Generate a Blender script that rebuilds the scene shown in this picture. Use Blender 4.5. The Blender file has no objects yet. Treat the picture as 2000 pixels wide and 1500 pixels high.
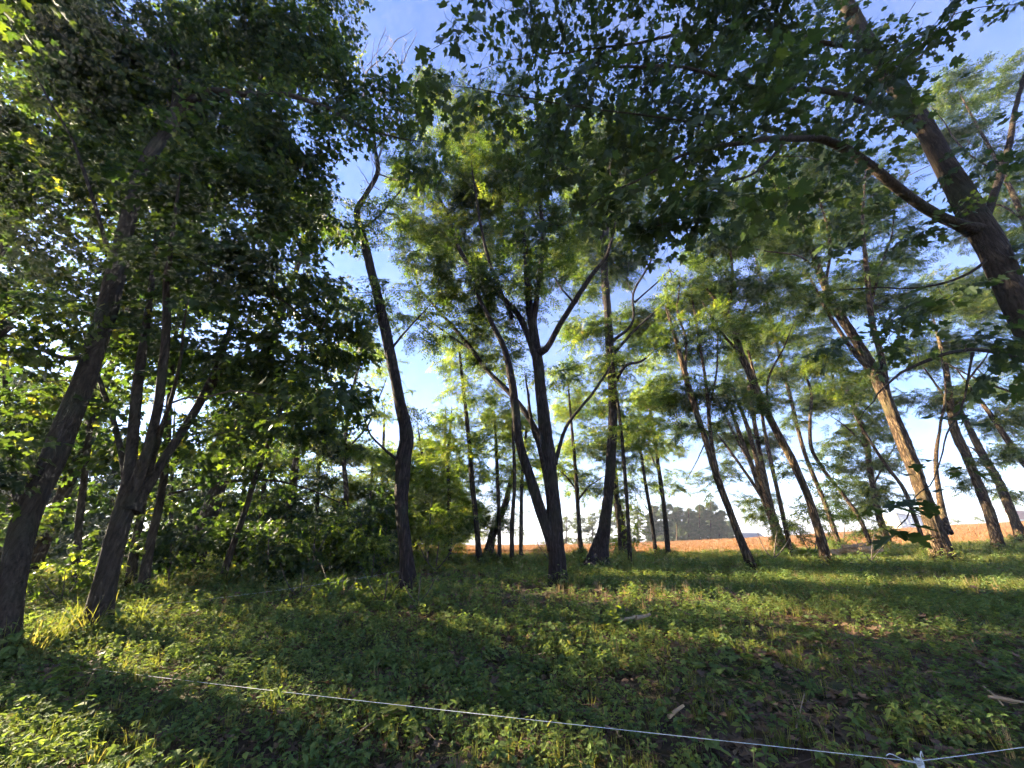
import bpy, math, random
import numpy as np
from mathutils import Vector

R = math.radians
sc = bpy.context.scene
COL = sc.collection

# ------------------------------------------------------------------ camera
EYE = 1.45
PITCH = R(23.2)
F = 700.0                       # focal length in pixels of the 2000 px wide photograph
cam_d = bpy.data.cameras.new('camera')
cam = bpy.data.objects.new('camera', cam_d)
COL.objects.link(cam)
cam.location = (0, 0, EYE)
cam.rotation_euler = (math.pi/2 + PITCH, 0, 0)
cam_d.sensor_fit = 'HORIZONTAL'
cam_d.sensor_width = 36
cam_d.lens = 36*F/2000
cam_d.clip_start = 0.05
cam_d.clip_end = 3000
sc.camera = cam

# ------------------------------------------------------------------ sky, sun, exposure
SUN_EL, SUN_AZ = R(18), R(70)            # azimuth measured to the left of the view direction
world = bpy.data.worlds.new('World')
sc.world = world
world.use_nodes = True
wn, wl = world.node_tree.nodes, world.node_tree.links
wn.clear()
w_out = wn.new('ShaderNodeOutputWorld')
w_bg = wn.new('ShaderNodeBackground')
sky = wn.new('ShaderNodeTexSky')
sky.sky_type = 'NISHITA'
sky.sun_disc = False
sky.sun_elevation = SUN_EL
sky.sun_rotation = -SUN_AZ
sky.air_density = 1.0
sky.dust_density = 0.25
sky.ozone_density = 4.5
sky.altitude = 100
w_bg.inputs['Strength'].default_value = 0.05
# thin cirrus over the blue, laid out on the sky direction
w_tc = wn.new('ShaderNodeTexCoord')
w_map = wn.new('ShaderNodeMapping'); w_map.inputs['Scale'].default_value = (.8, 3.4, 2.2); w_map.inputs['Rotation'].default_value = (0.3, 0.5, 0.9)
w_no = wn.new('ShaderNodeTexNoise'); w_no.inputs['Scale'].default_value = 1.6; w_no.inputs['Detail'].default_value = 4; w_no.inputs['Roughness'].default_value = .62
w_cr = wn.new('ShaderNodeValToRGB'); w_cr.color_ramp.elements[0].position = .50; w_cr.color_ramp.elements[1].position = .82
w_cr.color_ramp.elements[0].color = (.03, .03, .03, 1); w_cr.color_ramp.elements[1].color = (.10, .10, .10, 1)
w_mx = wn.new('ShaderNodeMix'); w_mx.data_type = 'RGBA'
w_mx.inputs['B'].default_value = (7.6, 7.2, 8.6, 1)
wl.new(w_tc.outputs['Generated'], w_map.inputs['Vector'])
wl.new(w_map.outputs[0], w_no.inputs['Vector'])
wl.new(w_no.outputs['Fac'], w_cr.inputs['Fac'])
wl.new(w_cr.outputs['Color'], w_mx.inputs['Factor'])
wl.new(sky.outputs['Color'], w_mx.inputs['A'])
w_ti = wn.new('ShaderNodeMix'); w_ti.data_type = 'RGBA'; w_ti.blend_type = 'MULTIPLY'; w_ti.inputs['Factor'].default_value = 1
w_ti.inputs['B'].default_value = (.88, .86, 1.06, 1)       # the evening blue leans to violet
wl.new(w_mx.outputs['Result'], w_ti.inputs['A'])
wl.new(w_ti.outputs['Result'], w_bg.inputs['Color'])
wl.new(w_bg.outputs[0], w_out.inputs['Surface'])

sun_d = bpy.data.lights.new('sun', 'SUN')
sun_d.energy = 5.0
sun_d.angle = R(0.53)
sun_d.color = (1.0, 0.85, 0.61)
sun = bpy.data.objects.new('sun', sun_d)
COL.objects.link(sun)
sun.location = (-40, 20, 30)
to_sun = Vector((-math.sin(SUN_AZ)*math.cos(SUN_EL), math.cos(SUN_AZ)*math.cos(SUN_EL), math.sin(SUN_EL)))
sun.rotation_euler = to_sun.to_track_quat('Z', 'Y').to_euler()

sc.view_settings.view_transform = 'Standard'
sc.view_settings.look = 'None'
sc.view_settings.gamma = 1
sc.view_settings.use_curve_mapping = False
sc.view_settings.exposure = 3.22
sc.render.engine = 'CYCLES'
sc.cycles.max_bounces = 4
sc.cycles.diffuse_bounces = 2
sc.cycles.glossy_bounces = 2
sc.cycles.transmission_bounces = 3
sc.cycles.transparent_max_bounces = 4
sc.cycles.use_adaptive_sampling = True
sc.cycles.adaptive_threshold = 0.028
sc.cycles.adaptive_min_samples = 12
sc.cycles.use_light_tree = False
world.cycles.sampling_method = 'MANUAL'
world.cycles.sample_map_resolution = 512
sc.cycles.use_denoising = True
sc.cycles.sample_clamp_indirect = 6

# ------------------------------------------------------------------ geometry helpers
CP, SP = math.cos(PITCH), math.sin(PITCH)

def ray(px, py):
    u = (px-1000)/F; v = (750-py)/F
    return u, CP-SP*v, SP+CP*v

def at(px, py, Y):
    """world point that stands Y metres in front of the photographer on that line of sight"""
    u, f, w = ray(px, py)
    return np.array((u/f*Y, Y, EYE + w/f*Y))

def smooth(a, b, x):
    t = np.clip((x-a)/(b-a), 0, 1)
    return t*t*(3-2*t)

def ground_h(x, y):
    x = np.asarray(x, float); y = np.asarray(y, float)
    xr = 95*np.tanh(np.clip(x, 0, 400)/95)
    h = 0.25*smooth(1, 10, y) + 0.0008*xr**2*smooth(4, 16, y)
    h = h - 0.06*np.clip(y-64, 0, 400)*smooth(62, 80, y)
    h = h + 0.035*np.sin(x*1.1+.4*y)*np.sin(y*.9-.3*x) + 0.02*np.sin(x*2.7+1)*np.sin(y*2.3+.5*x)
    return h

def on_ground(px, py):
    u, f, w = ray(px, py)
    Y = 1.0
    prev = 0
    while Y < 200:
        z = EYE + w/f*Y
        if z < float(ground_h(u/f*Y, Y)):
            return Y
        prev = Y
        Y += 0.02
    return 200

def px_radius(px, py, Y, w):
    """half the width of a trunk that shows w pixels wide there"""
    u, f, _ = ray(px, py)
    return 0.5*w*(Y/f)/F/math.sqrt(1+u*u)

def mesh_obj(name, V, faces, mat, parent=None, loc=None, smooth_shade=True, attrs=None):
    me = bpy.data.meshes.new(name)
    V = np.asarray(V, float)
    me.from_pydata(V.tolist(), [], [tuple(f) for f in faces])
    if attrs:
        for k, arr in attrs.items():
            a = me.attributes.new(k, 'FLOAT', 'POINT')
            a.data.foreach_set('value', np.asarray(arr, np.float32))
    if smooth_shade and len(me.polygons):
        me.polygons.foreach_set('use_smooth', np.ones(len(me.polygons), dtype=bool))
    if mat is not None:
        me.materials.append(mat)
    me.update()
    o = bpy.data.objects.new(name, me)
    COL.objects.link(o)
    if parent is not None:
        o.parent = parent
    if loc is not None:
        o.location = loc
    return o

def tag(o, label=None, cat=None, group=None, kind=None):
    if label: o['label'] = label
    if cat: o['category'] = cat
    if group: o['group'] = group
    if kind: o['kind'] = kind
    return o

def empty(name, loc):
    o = bpy.data.objects.new(name, None)
    o.empty_display_size = .2
    COL.objects.link(o)
    o.location = tuple(loc)
    return o

def catmull(P, n):
    P = np.asarray(P, float)
    if len(P) == 2:
        t = np.linspace(0, 1, n)[:, None]
        return P[0]*(1-t)+P[1]*t
    d = np.r_[0, np.cumsum(np.linalg.norm(np.diff(P[:, :3], axis=0), axis=1)+1e-6)]
    Q = np.vstack([2*P[0]-P[1], P, 2*P[-1]-P[-2]])
    s = np.linspace(0, d[-1], n)
    k = np.clip(np.searchsorted(d, s, 'right')-1, 0, len(P)-2)
    t = ((s-d[k])/(d[k+1]-d[k]))[:, None]
    a, b, c, e = Q[k], Q[k+1], Q[k+2], Q[k+3]
    return .5*((2*b)+(-a+c)*t+(2*a-5*b+4*c-e)*t*t+(-a+3*b-3*c+e)*t**3)

def tube(P, rad, sides=8, furrow=0.0, rng=None, flare=0.0, cap=True):
    """tapered bark tube along P with optional ridges and root flare"""
    P = np.asarray(P, float); n = len(P)
    T = np.gradient(P, axis=0)
    T /= np.linalg.norm(T, axis=1)[:, None]+1e-9
    ref = np.array((1., 0, 0)) if abs(T[0][0]) < .8 else np.array((0, 1., 0))
    N = np.zeros_like(P)
    v = np.cross(T[0], ref); v /= np.linalg.norm(v); N[0] = v
    for i in range(1, n):
        v = N[i-1]-T[i]*np.dot(N[i-1], T[i])
        N[i] = v/(np.linalg.norm(v)+1e-9)
    B = np.cross(T, N)
    th = np.arange(sides)/sides*2*math.pi
    rr = np.repeat(np.asarray(rad, float)[:, None], sides, 1)
    s = np.r_[0, np.cumsum(np.linalg.norm(np.diff(P, axis=0), axis=1))]
    if furrow > 0:
        ph = rng.uniform(0, 6.28, 6)
        S = s[:, None]; A = th[None, :]
        k = max(5, int(sides/2.6))
        w = .5*np.sin(S*3.1+ph[0])+.6*np.sin(S*1.3+ph[1])+.35*np.sin(S*6.7+ph[2]+A)
        ridg = 1-np.abs(np.sin(A*k/2+w+.5*np.sin(A*2+ph[3])))*1.6
        ridg += .5*np.sin(S*9+A*3+ph[4])*.5
        rr *= 1+furrow*ridg+.05*np.sin(S*1.9+A*2+ph[5])+.03*np.sin(S*4.3-A*3+ph[3])
    if flare > 0:
        S = s[:, None]; A = th[None, :]
        ph = rng.uniform(0, 6.28, 2)
        lob = 1+.45*np.sin(A*3+ph[0])+.25*np.sin(A*5+ph[1])
        rr *= 1+flare*np.exp(-S/(1.5*rr.mean(1).max()))*lob
    V = P[:, None, :]+rr[:, :, None]*(np.cos(th)[None, :, None]*N[:, None, :]+np.sin(th)[None, :, None]*B[:, None, :])
    V = V.reshape(-1, 3)
    i = np.arange(n-1)[:, None]*sides; j = np.arange(sides)[None, :]; j2 = (j+1) % sides
    Fq = np.stack([i+j, i+j2, i+sides+j2, i+sides+j], -1).reshape(-1, 4).tolist()
    if cap:
        Fq.append([(n-1)*sides+q for q in range(sides)])
    return V, Fq

class MB:
    def __init__(s): s.V = []; s.F = []; s.n = 0; s.t = []
    def add(s, V, Fs, tint=0.5):
        V = np.asarray(V, float)
        s.V.append(V); s.F += [[k+s.n for k in f] for f in Fs]; s.n += len(V)
        s.t.append(np.full(len(V), tint))
    def box(s, a, b):
        x0, y0, z0 = a; x1, y1, z1 = b
        s.add([(x0,y0,z0),(x1,y0,z0),(x1,y1,z0),(x0,y1,z0),(x0,y0,z1),(x1,y0,z1),(x1,y1,z1),(x0,y1,z1)],
              [(0,3,2,1),(4,5,6,7),(0,1,5,4),(1,2,6,5),(2,3,7,6),(3,0,4,7)])
    def verts(s): return np.vstack(s.V) if s.V else np.zeros((0, 3))
    def build(s, name, mat, parent=None, loc=None, smooth_shade=True):
        return mesh_obj(name, s.verts(), s.F, mat, parent, loc, smooth_shade, {'tint': np.concatenate(s.t)})

# ------------------------------------------------------------------ materials
def new_mat(name):
    m = bpy.data.materials.new(name); m.use_nodes = True
    nt = m.node_tree; nt.nodes.clear()
    out = nt.nodes.new('ShaderNodeOutputMaterial')
    return m, nt, nt.nodes, nt.links, out

def ramp(nt, stops):
    r = nt.nodes.new('ShaderNodeValToRGB')
    e = r.color_ramp.elements
    while len(e) < len(stops): e.new(.5)
    for k, (p, c) in enumerate(stops):
        e[k].position = p; e[k].color = (*c, 1)
    return r

def leaf_mat(name, stops, trans, tmix=.5, rough=.45, spec=.35, rnd=.5):
    m, nt, N, L, out = new_mat(name)
    at_ = N.new('ShaderNodeAttribute'); at_.attribute_name = 'tint'
    oi = N.new('ShaderNodeObjectInfo')
    mix = N.new('ShaderNodeMix'); mix.inputs['Factor'].default_value = rnd
    L.new(at_.outputs['Fac'], mix.inputs['A']); L.new(oi.outputs['Random'], mix.inputs['B'])
    r = ramp(nt, stops); L.new(mix.outputs['Result'], r.inputs['Fac'])
    p = N.new('ShaderNodeBsdfPrincipled')
    p.inputs['Roughness'].default_value = rough
    p.inputs['Specular IOR Level'].default_value = spec
    L.new(r.outputs['Color'], p.inputs['Base Color'])
    tr = N.new('ShaderNodeBsdfTranslucent')
    mt = N.new('ShaderNodeMix'); mt.data_type = 'RGBA'; mt.blend_type = 'MULTIPLY'; mt.inputs['Factor'].default_value = 1
    L.new(r.outputs['Color'], mt.inputs['A']); mt.inputs['B'].default_value = (*trans, 1)
    L.new(mt.outputs['Result'], tr.inputs['Color'])
    ms = N.new('ShaderNodeMixShader'); ms.inputs['Fac'].default_value = tmix
    L.new(p.outputs[0], ms.inputs[1]); L.new(tr.outputs[0], ms.inputs[2])
    L.new(ms.outputs[0], out.inputs['Surface'])
    return m

def bark_mat(name, dark, light, zs=1.0, scale=9, bump=.6, moss=None, crack=.5):
    m, nt, N, L, out = new_mat(name)
    tc = N.new('ShaderNodeTexCoord')
    nd = N.new('ShaderNodeTexNoise'); nd.inputs['Scale'].default_value = 3.2; nd.inputs['Detail'].default_value = 4
    L.new(tc.outputs['Object'], nd.inputs['Vector'])
    dv = N.new('ShaderNodeMix'); dv.data_type = 'VECTOR'; dv.inputs['Factor'].default_value = .10
    L.new(tc.outputs['Object'], dv.inputs['A']); L.new(nd.outputs['Color'], dv.inputs['B'])
    mp = N.new('ShaderNodeMapping'); mp.inputs['Scale'].default_value = (1, 1, .17*zs)
    L.new(dv.outputs['Result'], mp.inputs['Vector'])
    n1 = N.new('ShaderNodeTexNoise'); n1.inputs['Scale'].default_value = scale*1.5; n1.inputs['Detail'].default_value = 8; n1.inputs['Roughness'].default_value = .68
    L.new(mp.outputs[0], n1.inputs['Vector'])
    vo = N.new('ShaderNodeTexVoronoi'); vo.feature = 'DISTANCE_TO_EDGE'; vo.inputs['Scale'].default_value = scale
    L.new(mp.outputs[0], vo.inputs['Vector'])
    ck = N.new('ShaderNodeMapRange'); ck.inputs['From Min'].default_value = .02; ck.inputs['From Max'].default_value = .26
    L.new(vo.outputs['Distance'], ck.inputs['Value'])
    mul = N.new('ShaderNodeMix'); mul.inputs['Factor'].default_value = crack
    L.new(n1.outputs['Fac'], mul.inputs['A'])
    prod = N.new('ShaderNodeMath'); prod.operation = 'MULTIPLY'; L.new(ck.outputs[0], prod.inputs[0]); L.new(n1.outputs['Fac'], prod.inputs[1])
    L.new(prod.outputs[0], mul.inputs['B'])
    h = mul.outputs['Result']
    r = ramp(nt, [(.10, tuple(.5*c for c in dark)), (.34, dark), (.50, tuple((p+q)/2 for p, q in zip(dark, light))), (.72, light)])
    L.new(h, r.inputs['Fac'])
    n2 = N.new('ShaderNodeTexNoise'); n2.inputs['Scale'].default_value = 1.3; n2.inputs['Detail'].default_value = 5
    L.new(tc.outputs['Object'], n2.inputs['Vector'])
    mx = N.new('ShaderNodeMix'); mx.data_type = 'RGBA'
    r2 = ramp(nt, [(.50, (0, 0, 0)), (.72, (.6, .6, .6))])
    L.new(n2.outputs['Fac'], r2.inputs['Fac']); L.new(r2.outputs['Color'], mx.inputs['Factor'])
    L.new(r.outputs['Color'], mx.inputs['A']); mx.inputs['B'].default_value = (*(moss or (.045, .05, .026)), 1)
    p = N.new('ShaderNodeBsdfPrincipled'); p.inputs['Roughness'].default_value = .95; p.inputs['Specular IOR Level'].default_value = .12
    L.new(mx.outputs['Result'], p.inputs['Base Color'])
    b = N.new('ShaderNodeBump'); b.inputs['Strength'].default_value = bump; b.inputs['Distance'].default_value = .05
    L.new(h, b.inputs['Height']); L.new(b.outputs[0], p.inputs['Normal'])
    L.new(p.outputs[0], out.inputs['Surface'])
    return m

def plain_mat(name, c1, c2, scale=6, rough=.85, spec=.3, bump=.2):
    m, nt, N, L, out = new_mat(name)
    tc = N.new('ShaderNodeTexCoord')
    n = N.new('ShaderNodeTexNoise'); n.inputs['Scale'].default_value = scale; n.inputs['Detail'].default_value = 6
    L.new(tc.outputs['Object'], n.inputs['Vector'])
    r = ramp(nt, [(.3, c1), (.7, c2)]); L.new(n.outputs['Fac'], r.inputs['Fac'])
    p = N.new('ShaderNodeBsdfPrincipled'); p.inputs['Roughness'].default_value = rough; p.inputs['Specular IOR Level'].default_value = spec
    L.new(r.outputs['Color'], p.inputs['Base Color'])
    b = N.new('ShaderNodeBump'); b.inputs['Strength'].default_value = bump; b.inputs['Distance'].default_value = .02
    L.new(n.outputs['Fac'], b.inputs['Height']); L.new(b.outputs[0], p.inputs['Normal'])
    L.new(p.outputs[0], out.inputs['Surface'])
    return m

M = {}
M['maple'] = leaf_mat('maple_leaf', [(.0, (.011, .023, .011)), (.45, (.023, .040, .014)), (.85, (.058, .078, .018)), (1, (.14, .125, .024))], (3.1, 3.2, .9), .45, .55, .22)
M['maple_near'] = leaf_mat('near_maple_leaf', [(.0, (.018, .032, .016)), (.5, (.030, .050, .020)), (.9, (.058, .082, .024)), (1, (.10, .11, .025))], (2.6, 2.5, .9), .4, .5, .3)
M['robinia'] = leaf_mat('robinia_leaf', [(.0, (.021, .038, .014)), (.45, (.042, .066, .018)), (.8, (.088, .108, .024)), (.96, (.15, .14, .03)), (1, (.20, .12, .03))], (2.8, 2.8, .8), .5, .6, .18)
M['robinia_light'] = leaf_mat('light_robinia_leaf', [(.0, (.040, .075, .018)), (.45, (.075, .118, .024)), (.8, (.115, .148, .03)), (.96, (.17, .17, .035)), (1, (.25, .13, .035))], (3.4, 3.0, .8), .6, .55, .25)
M['shrub'] = leaf_mat('shrub_leaf', [(.0, (.034, .060, .016)), (.5, (.066, .100, .02)), (1, (.13, .15, .027))], (3.0, 2.9, .8), .52, .55, .2)
M['far'] = leaf_mat('far_leaf', [(.0, (.045, .07, .025)), (.5, (.075, .10, .03)), (1, (.13, .13, .04))], (2, 2, .9), .35)
M['pine'] = leaf_mat('pine_needles', [(.0, (.045, .080, .036)), (.5, (.075, .115, .045)), (1, (.14, .13, .06))], (1.5, 1.5, .9), .35)
M['herb'] = leaf_mat('herb_leaf', [(.0, (.058, .094, .034)), (.5, (.118, .168, .052)), (.85, (.17, .205, .056)), (1, (.24, .21, .06))], (1.9, 1.8, .7), .42, .75, .12)
M['grass'] = leaf_mat('grass_blade', [(.0, (.065, .085, .024)), (.5, (.11, .125, .032)), (.85, (.17, .16, .048)), (1, (.26, .21, .09))], (1.9, 1.8, .8), .42, .7, .12)
M['straw'] = leaf_mat('dry_grass', [(.0, (.18, .12, .05)), (.5, (.28, .19, .09)), (1, (.38, .27, .13))], (1.6, 1.5, 1.2), .35)
M['stubble'] = leaf_mat('stubble_straw', [(.0, (.12, .052, .016)), (.5, (.20, .092, .028)), (1, (.30, .155, .052))], (1.4, 1.3, 1.0), .3)
M['litter'] = leaf_mat('dead_leaf', [(.0, (.05, .030, .018)), (.5, (.11, .065, .036)), (.9, (.19, .12, .065)), (1, (.26, .19, .11))], (1.5, 1.3, 1.0), .2, .7)
M['bark_maple'] = bark_mat('maple_bark', (.022, .016, .011), (.080, .058, .040), .8, 22, .7, None, .18)
M['bark_robinia'] = bark_mat('robinia_bark', (.040, .025, .014), (.215, .142, .080), .8, 15, 1.0, (.10, .08, .035), .6)
M['bark_thin'] = bark_mat('thin_bark', (.026, .018, .013), (.11, .078, .05), 1, 20, .7, None, .5)
M['bark_grey'] = bark_mat('grey_bark', (.020, .014, .012), (.070, .052, .044), .8, 17, .9, None, .35)
M['twig'] = plain_mat('twig_bark', (.045, .032, .024), (.12, .09, .065), 20)
M['deadwood'] = plain_mat('dead_twig_bark', (.16, .12, .09), (.30, .24, .18), 15)
M['rope'] = plain_mat('string_fibre', (.34, .35, .33), (.62, .62, .58), 90, .7)
M['post'] = plain_mat('post_plastic', (.60, .58, .55), (.78, .75, .72), 12, .5)
M['wood'] = plain_mat('cut_wood', (.30, .17, .08), (.55, .36, .19), 7, .8)
M['stick'] = plain_mat('stick_wood', (.22, .14, .08), (.42, .30, .17), 14, .85)

# ------------------------------------------------------------------ leaf and plant pieces (shared by the crowns)

def rotm(ax, ay, az):
    cx, sx, cy, sy, cz, sz = math.cos(ax), math.sin(ax), math.cos(ay), math.sin(ay), math.cos(az), math.sin(az)
    return (np.array([[cz,-sz,0],[sz,cz,0],[0,0,1]])@np.array([[cy,0,sy],[0,1,0],[-sy,0,cy]])@np.array([[1,0,0],[0,cx,-sx],[0,sx,cx]]))

def maple_leaf(detail=True):
    """lobed blade, stalk end at the origin, tip towards +x, unit length"""
    if detail:
        half = [(0,.0),(-.06,.10),(-.02,.30),(.06,.34),(.10,.44),(.22,.34),(.30,.28),(.36,.48),(.46,.58),(.50,.44),(.66,.54),(.60,.36),(.56,.17),(.70,.22),(.78,.15),(.86,.10),(1.0,.0)]
    else:
        half = [(0,.0),(-.04,.28),(.10,.42),(.24,.28),(.46,.56),(.58,.40),(.55,.17),(.78,.15),(1.0,.0)]
    pts = half+[(x,-y) for x, y in half[-2:0:-1]]
    V = [(.22, 0, -.02)]+[(x, y, .10*abs(y)-.10*x*x) for x, y in pts]
    n = len(pts)
    Fs = [(0, 1+k, 1+(k+1) % n) for k in range(n)]
    return np.array(V, float), [f[::-1] for f in Fs]

def oval_leaf(w=.5, fold=.12):
    V = [(0,0,0),(.28,w*.42,fold*.5),(.62,w*.5,fold*.4),(1,0,-.10),(.62,-w*.5,fold*.4),(.28,-w*.42,fold*.5),(.5,0,-.02)]
    return np.array(V, float), [(0,6,1),(1,6,2),(2,6,3),(3,6,4),(4,6,5),(5,6,0)]

def stalk(mb, a, b, r, tint=.3):
    a = np.array(a, float); b = np.array(b, float)
    d = b-a; d /= np.linalg.norm(d)+1e-9
    n = np.cross(d, (0, 0, 1.)); n /= np.linalg.norm(n)+1e-6
    m = np.cross(d, n)
    ring = [n, -.5*n+.87*m, -.5*n-.87*m]
    V = [a+r*k for k in ring]+[b+.6*r*k for k in ring]
    mb.add(V, [(0,1,4,3),(1,2,5,4),(2,0,3,5)], tint)

def maple_spray(rng, length=.5, n=8, leaf=.12, detail=False, forks=2):
    mb = MB()
    for f in range(forks+1):
        sub = maple_shoot(rng, length*(1 if f == 0 else .65), n if f == 0 else max(4, n//2), leaf, detail)
        V = sub.verts()
        if f:
            V = V@rotm(rng.uniform(-.5, .5), rng.uniform(-.4, .5), (1 if f % 2 else -1)*rng.uniform(.6, 1.2)).T+np.array((length*rng.uniform(.1, .5), 0, -.01))
        k = mb.n
        mb.V.append(V); mb.F += [[i+k for i in q] for q in sub.F]; mb.n += len(V); mb.t.append(np.concatenate(sub.t))
    return mb

def maple_shoot(rng, length=.5, n=8, leaf=.12, detail=False):
    mb = MB()
    base = maple_leaf(detail)
    pts = [np.array((length*t, .05*length*math.sin(3*t+rng.uniform(-1, 1)), -.16*length*t*t)) for t in np.linspace(0, 1, 5)]
    for a, b in zip(pts[:-1], pts[1:]): stalk(mb, a, b, .0035)
    for k in range(n):
        t = .12+.88*k/(n-1)
        p = np.array((np.interp(t, np.linspace(0, 1, 5), [q[0] for q in pts]), np.interp(t, np.linspace(0, 1, 5), [q[1] for q in pts]), np.interp(t, np.linspace(0, 1, 5), [q[2] for q in pts])))
        side = 1 if k % 2 else -1
        yaw = side*rng.uniform(.5, 1.3) if k < n-1 else rng.uniform(-.3, .3)
        pet = leaf*rng.uniform(.4, .9)
        tip = p+np.array((math.cos(yaw)*pet, math.sin(yaw)*pet, rng.uniform(-.02, .03)))
        stalk(mb, p, tip, .0018)
        s = leaf*rng.uniform(.65, 1.15)
        V = base[0]*s
        V = V@rotm(rng.uniform(-.7, .7), rng.uniform(.1, 1.05), yaw+rng.uniform(-.4, .4)).T+tip
        mb.add(V, base[1], rng.uniform(0, 1))
    return mb

def robinia_leaf(mb, p, yaw, pitch, L, rng, pairs=6, leaflet=.042):
    Rm = rotm(0, pitch, yaw)
    tint = rng.uniform(0, 1)
    tw = rng.uniform(-.5, .5)
    prev = p
    for k in range(pairs+1):
        t = (k+.6)/(pairs+.6)
        q = p+Rm@np.array((L*t, 0, -.22*L*t*t))
        if k == pairs: stalk(mb, p, q, .0015)
        for sd in ((1, -1) if k < pairs else (0,)):
            ll = leaflet*rng.uniform(.8, 1.15)
            yy = sd*rng.uniform(1.0, 1.35)
            w = ll*.46
            V = np.array([(0,0,0),(ll*.5,w*.5,.0),(ll,0,-.12*ll),(ll*.5,-w*.5,.0)])
            V = V@rotm(rng.uniform(-.4, .4)+tw, rng.uniform(-.1, .5), yy).T@Rm.T+q
            mb.add(V, [(0,1,2,3)], np.clip(tint+rng.uniform(-.15, .15), 0, 1))

def robinia_spray(rng, length=.42, n=7, L=.21, leaflet=.042, pairs=6):
    mb = MB()
    pts = [np.array((length*t, .08*length*math.sin(4*t+rng.uniform(-1, 1)), -.10*length*t*t)) for t in np.linspace(0, 1, 4)]
    for a, b in zip(pts[:-1], pts[1:]): stalk(mb, a, b, .004)
    for k in range(n):
        t = .1+.9*k/(n-1)
        p = np.array([np.interp(t, np.linspace(0, 1, 4), [q[c] for q in pts]) for c in range(3)])
        side = 1 if k % 2 else -1
        yaw = side*rng.uniform(.4, 1.4) if k < n-1 else rng.uniform(-.3, .3)
        robinia_leaf(mb, p, yaw, rng.uniform(-.3, .75), L*rng.uniform(.75, 1.15), rng, pairs, leaflet)
    return mb

def oval_spray(rng, length=.4, n=12, leaf=.07, w=.55):
    mb = MB()
    lf = oval_leaf(w)
    stalk(mb, (0, 0, 0), (length, 0, -.08*length), .003)
    for k in range(n):
        t = (k+.5)/n
        p = np.array((length*t, 0, -.08*length*t))
        yaw = (1 if k % 2 else -1)*rng.uniform(.3, 1.3)
        V = lf[0]*leaf*rng.uniform(.7, 1.2)
        V = V@rotm(rng.uniform(-.8, .8), rng.uniform(-.4, .9), yaw).T+p
        mb.add(V, lf[1], rng.uniform(0, 1))
    return mb

def tuft_far(rng, n=26, r=.55, leaf=.26, w=.6):
    mb = MB(); lf = oval_leaf(w)
    for k in range(n):
        d = rng.normal(size=3); d /= np.linalg.norm(d); d[2] *= .6
        V = lf[0]*leaf*rng.uniform(.6, 1.3)
        V = V@rotm(rng.uniform(-1, 1), rng.uniform(-.6, 1), rng.uniform(0, 6.28)).T+d*r*rng.uniform(.1, 1)
        mb.add(V, lf[1], rng.uniform(0, 1))
    return mb

def needle_tuft(rng, n=46, r=.4):
    mb = MB()
    for k in range(n):
        d = rng.normal(size=3); d /= np.linalg.norm(d); d[2] = abs(d[2])*.8-.15
        side = np.cross(d, (0, 0, 1.)); side /= np.linalg.norm(side)+1e-6
        o = rng.normal(size=3)*np.array((.25, .25, .07))
        a = o; b = o+d*r*rng.uniform(.6, 1.1)
        mb.add([a+side*.06, b, a-side*.06], [(0,1,2)], rng.uniform(0, 1))
    return mb

def grass_tuft(rng, n=16, h=.28, w=.006, spread=.09, lean=.5):
    mb = MB()
    for k in range(n):
        a = rng.uniform(0, 6.28); o = np.array((math.cos(a), math.sin(a), 0))*spread*rng.uniform(0, 1)
        a2 = a+rng.uniform(-1, 1); d = np.array((math.cos(a2), math.sin(a2), 0))
        s = np.array((-d[1], d[0], 0)); H = h*rng.uniform(.5, 1.1); b = lean*rng.uniform(.2, 1.1)
        pts = [o+d*H*b*t*t+np.array((0, 0, H*t*(1-.25*b*t))) for t in (0, .4, .75, 1)]
        ww = (w, w*.85, w*.5, 0)
        V = []
        for p, x in zip(pts, ww): V += [p+s*x, p-s*x]
        mb.add(V[:7], [(0,1,3,2),(2,3,5,4),(4,5,6)], rng.uniform(0, 1))
    return mb

def herb(rng, n=11, h=.2, leaf=.065, w=.62, droop=.35):
    mb = MB(); lf = oval_leaf(w, .16)
    ns = rng.integers(2, 4)
    for s in range(ns):
        a = rng.uniform(0, 6.28); o = np.array((math.cos(a), math.sin(a), 0))*rng.uniform(.0, .07)
        top = o+np.array((rng.uniform(-.06, .06), rng.uniform(-.06, .06), h*rng.uniform(.6, 1.1)))
        stalk(mb, o, top, .0022, .4)
        m = n//ns+1
        for k in range(m):
            t = .3+.7*(k+1)/m
            p = o+(top-o)*t
            yaw = k*2.4+rng.uniform(-.4, .4)
            s_ = leaf*rng.uniform(.7, 1.25)*(1.15-.35*t)
            V = lf[0]*s_
            V = V@rotm(rng.uniform(-.35, .35), rng.uniform(-.25, droop+.3), yaw).T+p+np.array((math.cos(yaw), math.sin(yaw), 0))*.012
            mb.add(V, lf[1], rng.uniform(0, 1))
    return mb

def lobed_herb(rng, n=9, h=.11, leaf=.075):
    mb = MB(); lf = maple_leaf(False)
    for k in range(n):
        a = rng.uniform(0, 6.28); r = rng.uniform(.02, .17)
        p = np.array((math.cos(a)*r, math.sin(a)*r, h*rng.uniform(.4, 1.1)))
        stalk(mb, (p[0]*.4, p[1]*.4, 0), p, .0018, .4)
        V = lf[0]*leaf*rng.uniform(.6, 1.2)
        V = V@rotm(rng.uniform(-.4, .4), rng.uniform(-.1, .55), rng.uniform(0, 6.28)).T+p
        mb.add(V, lf[1], rng.uniform(0, 1))
    return mb

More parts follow.
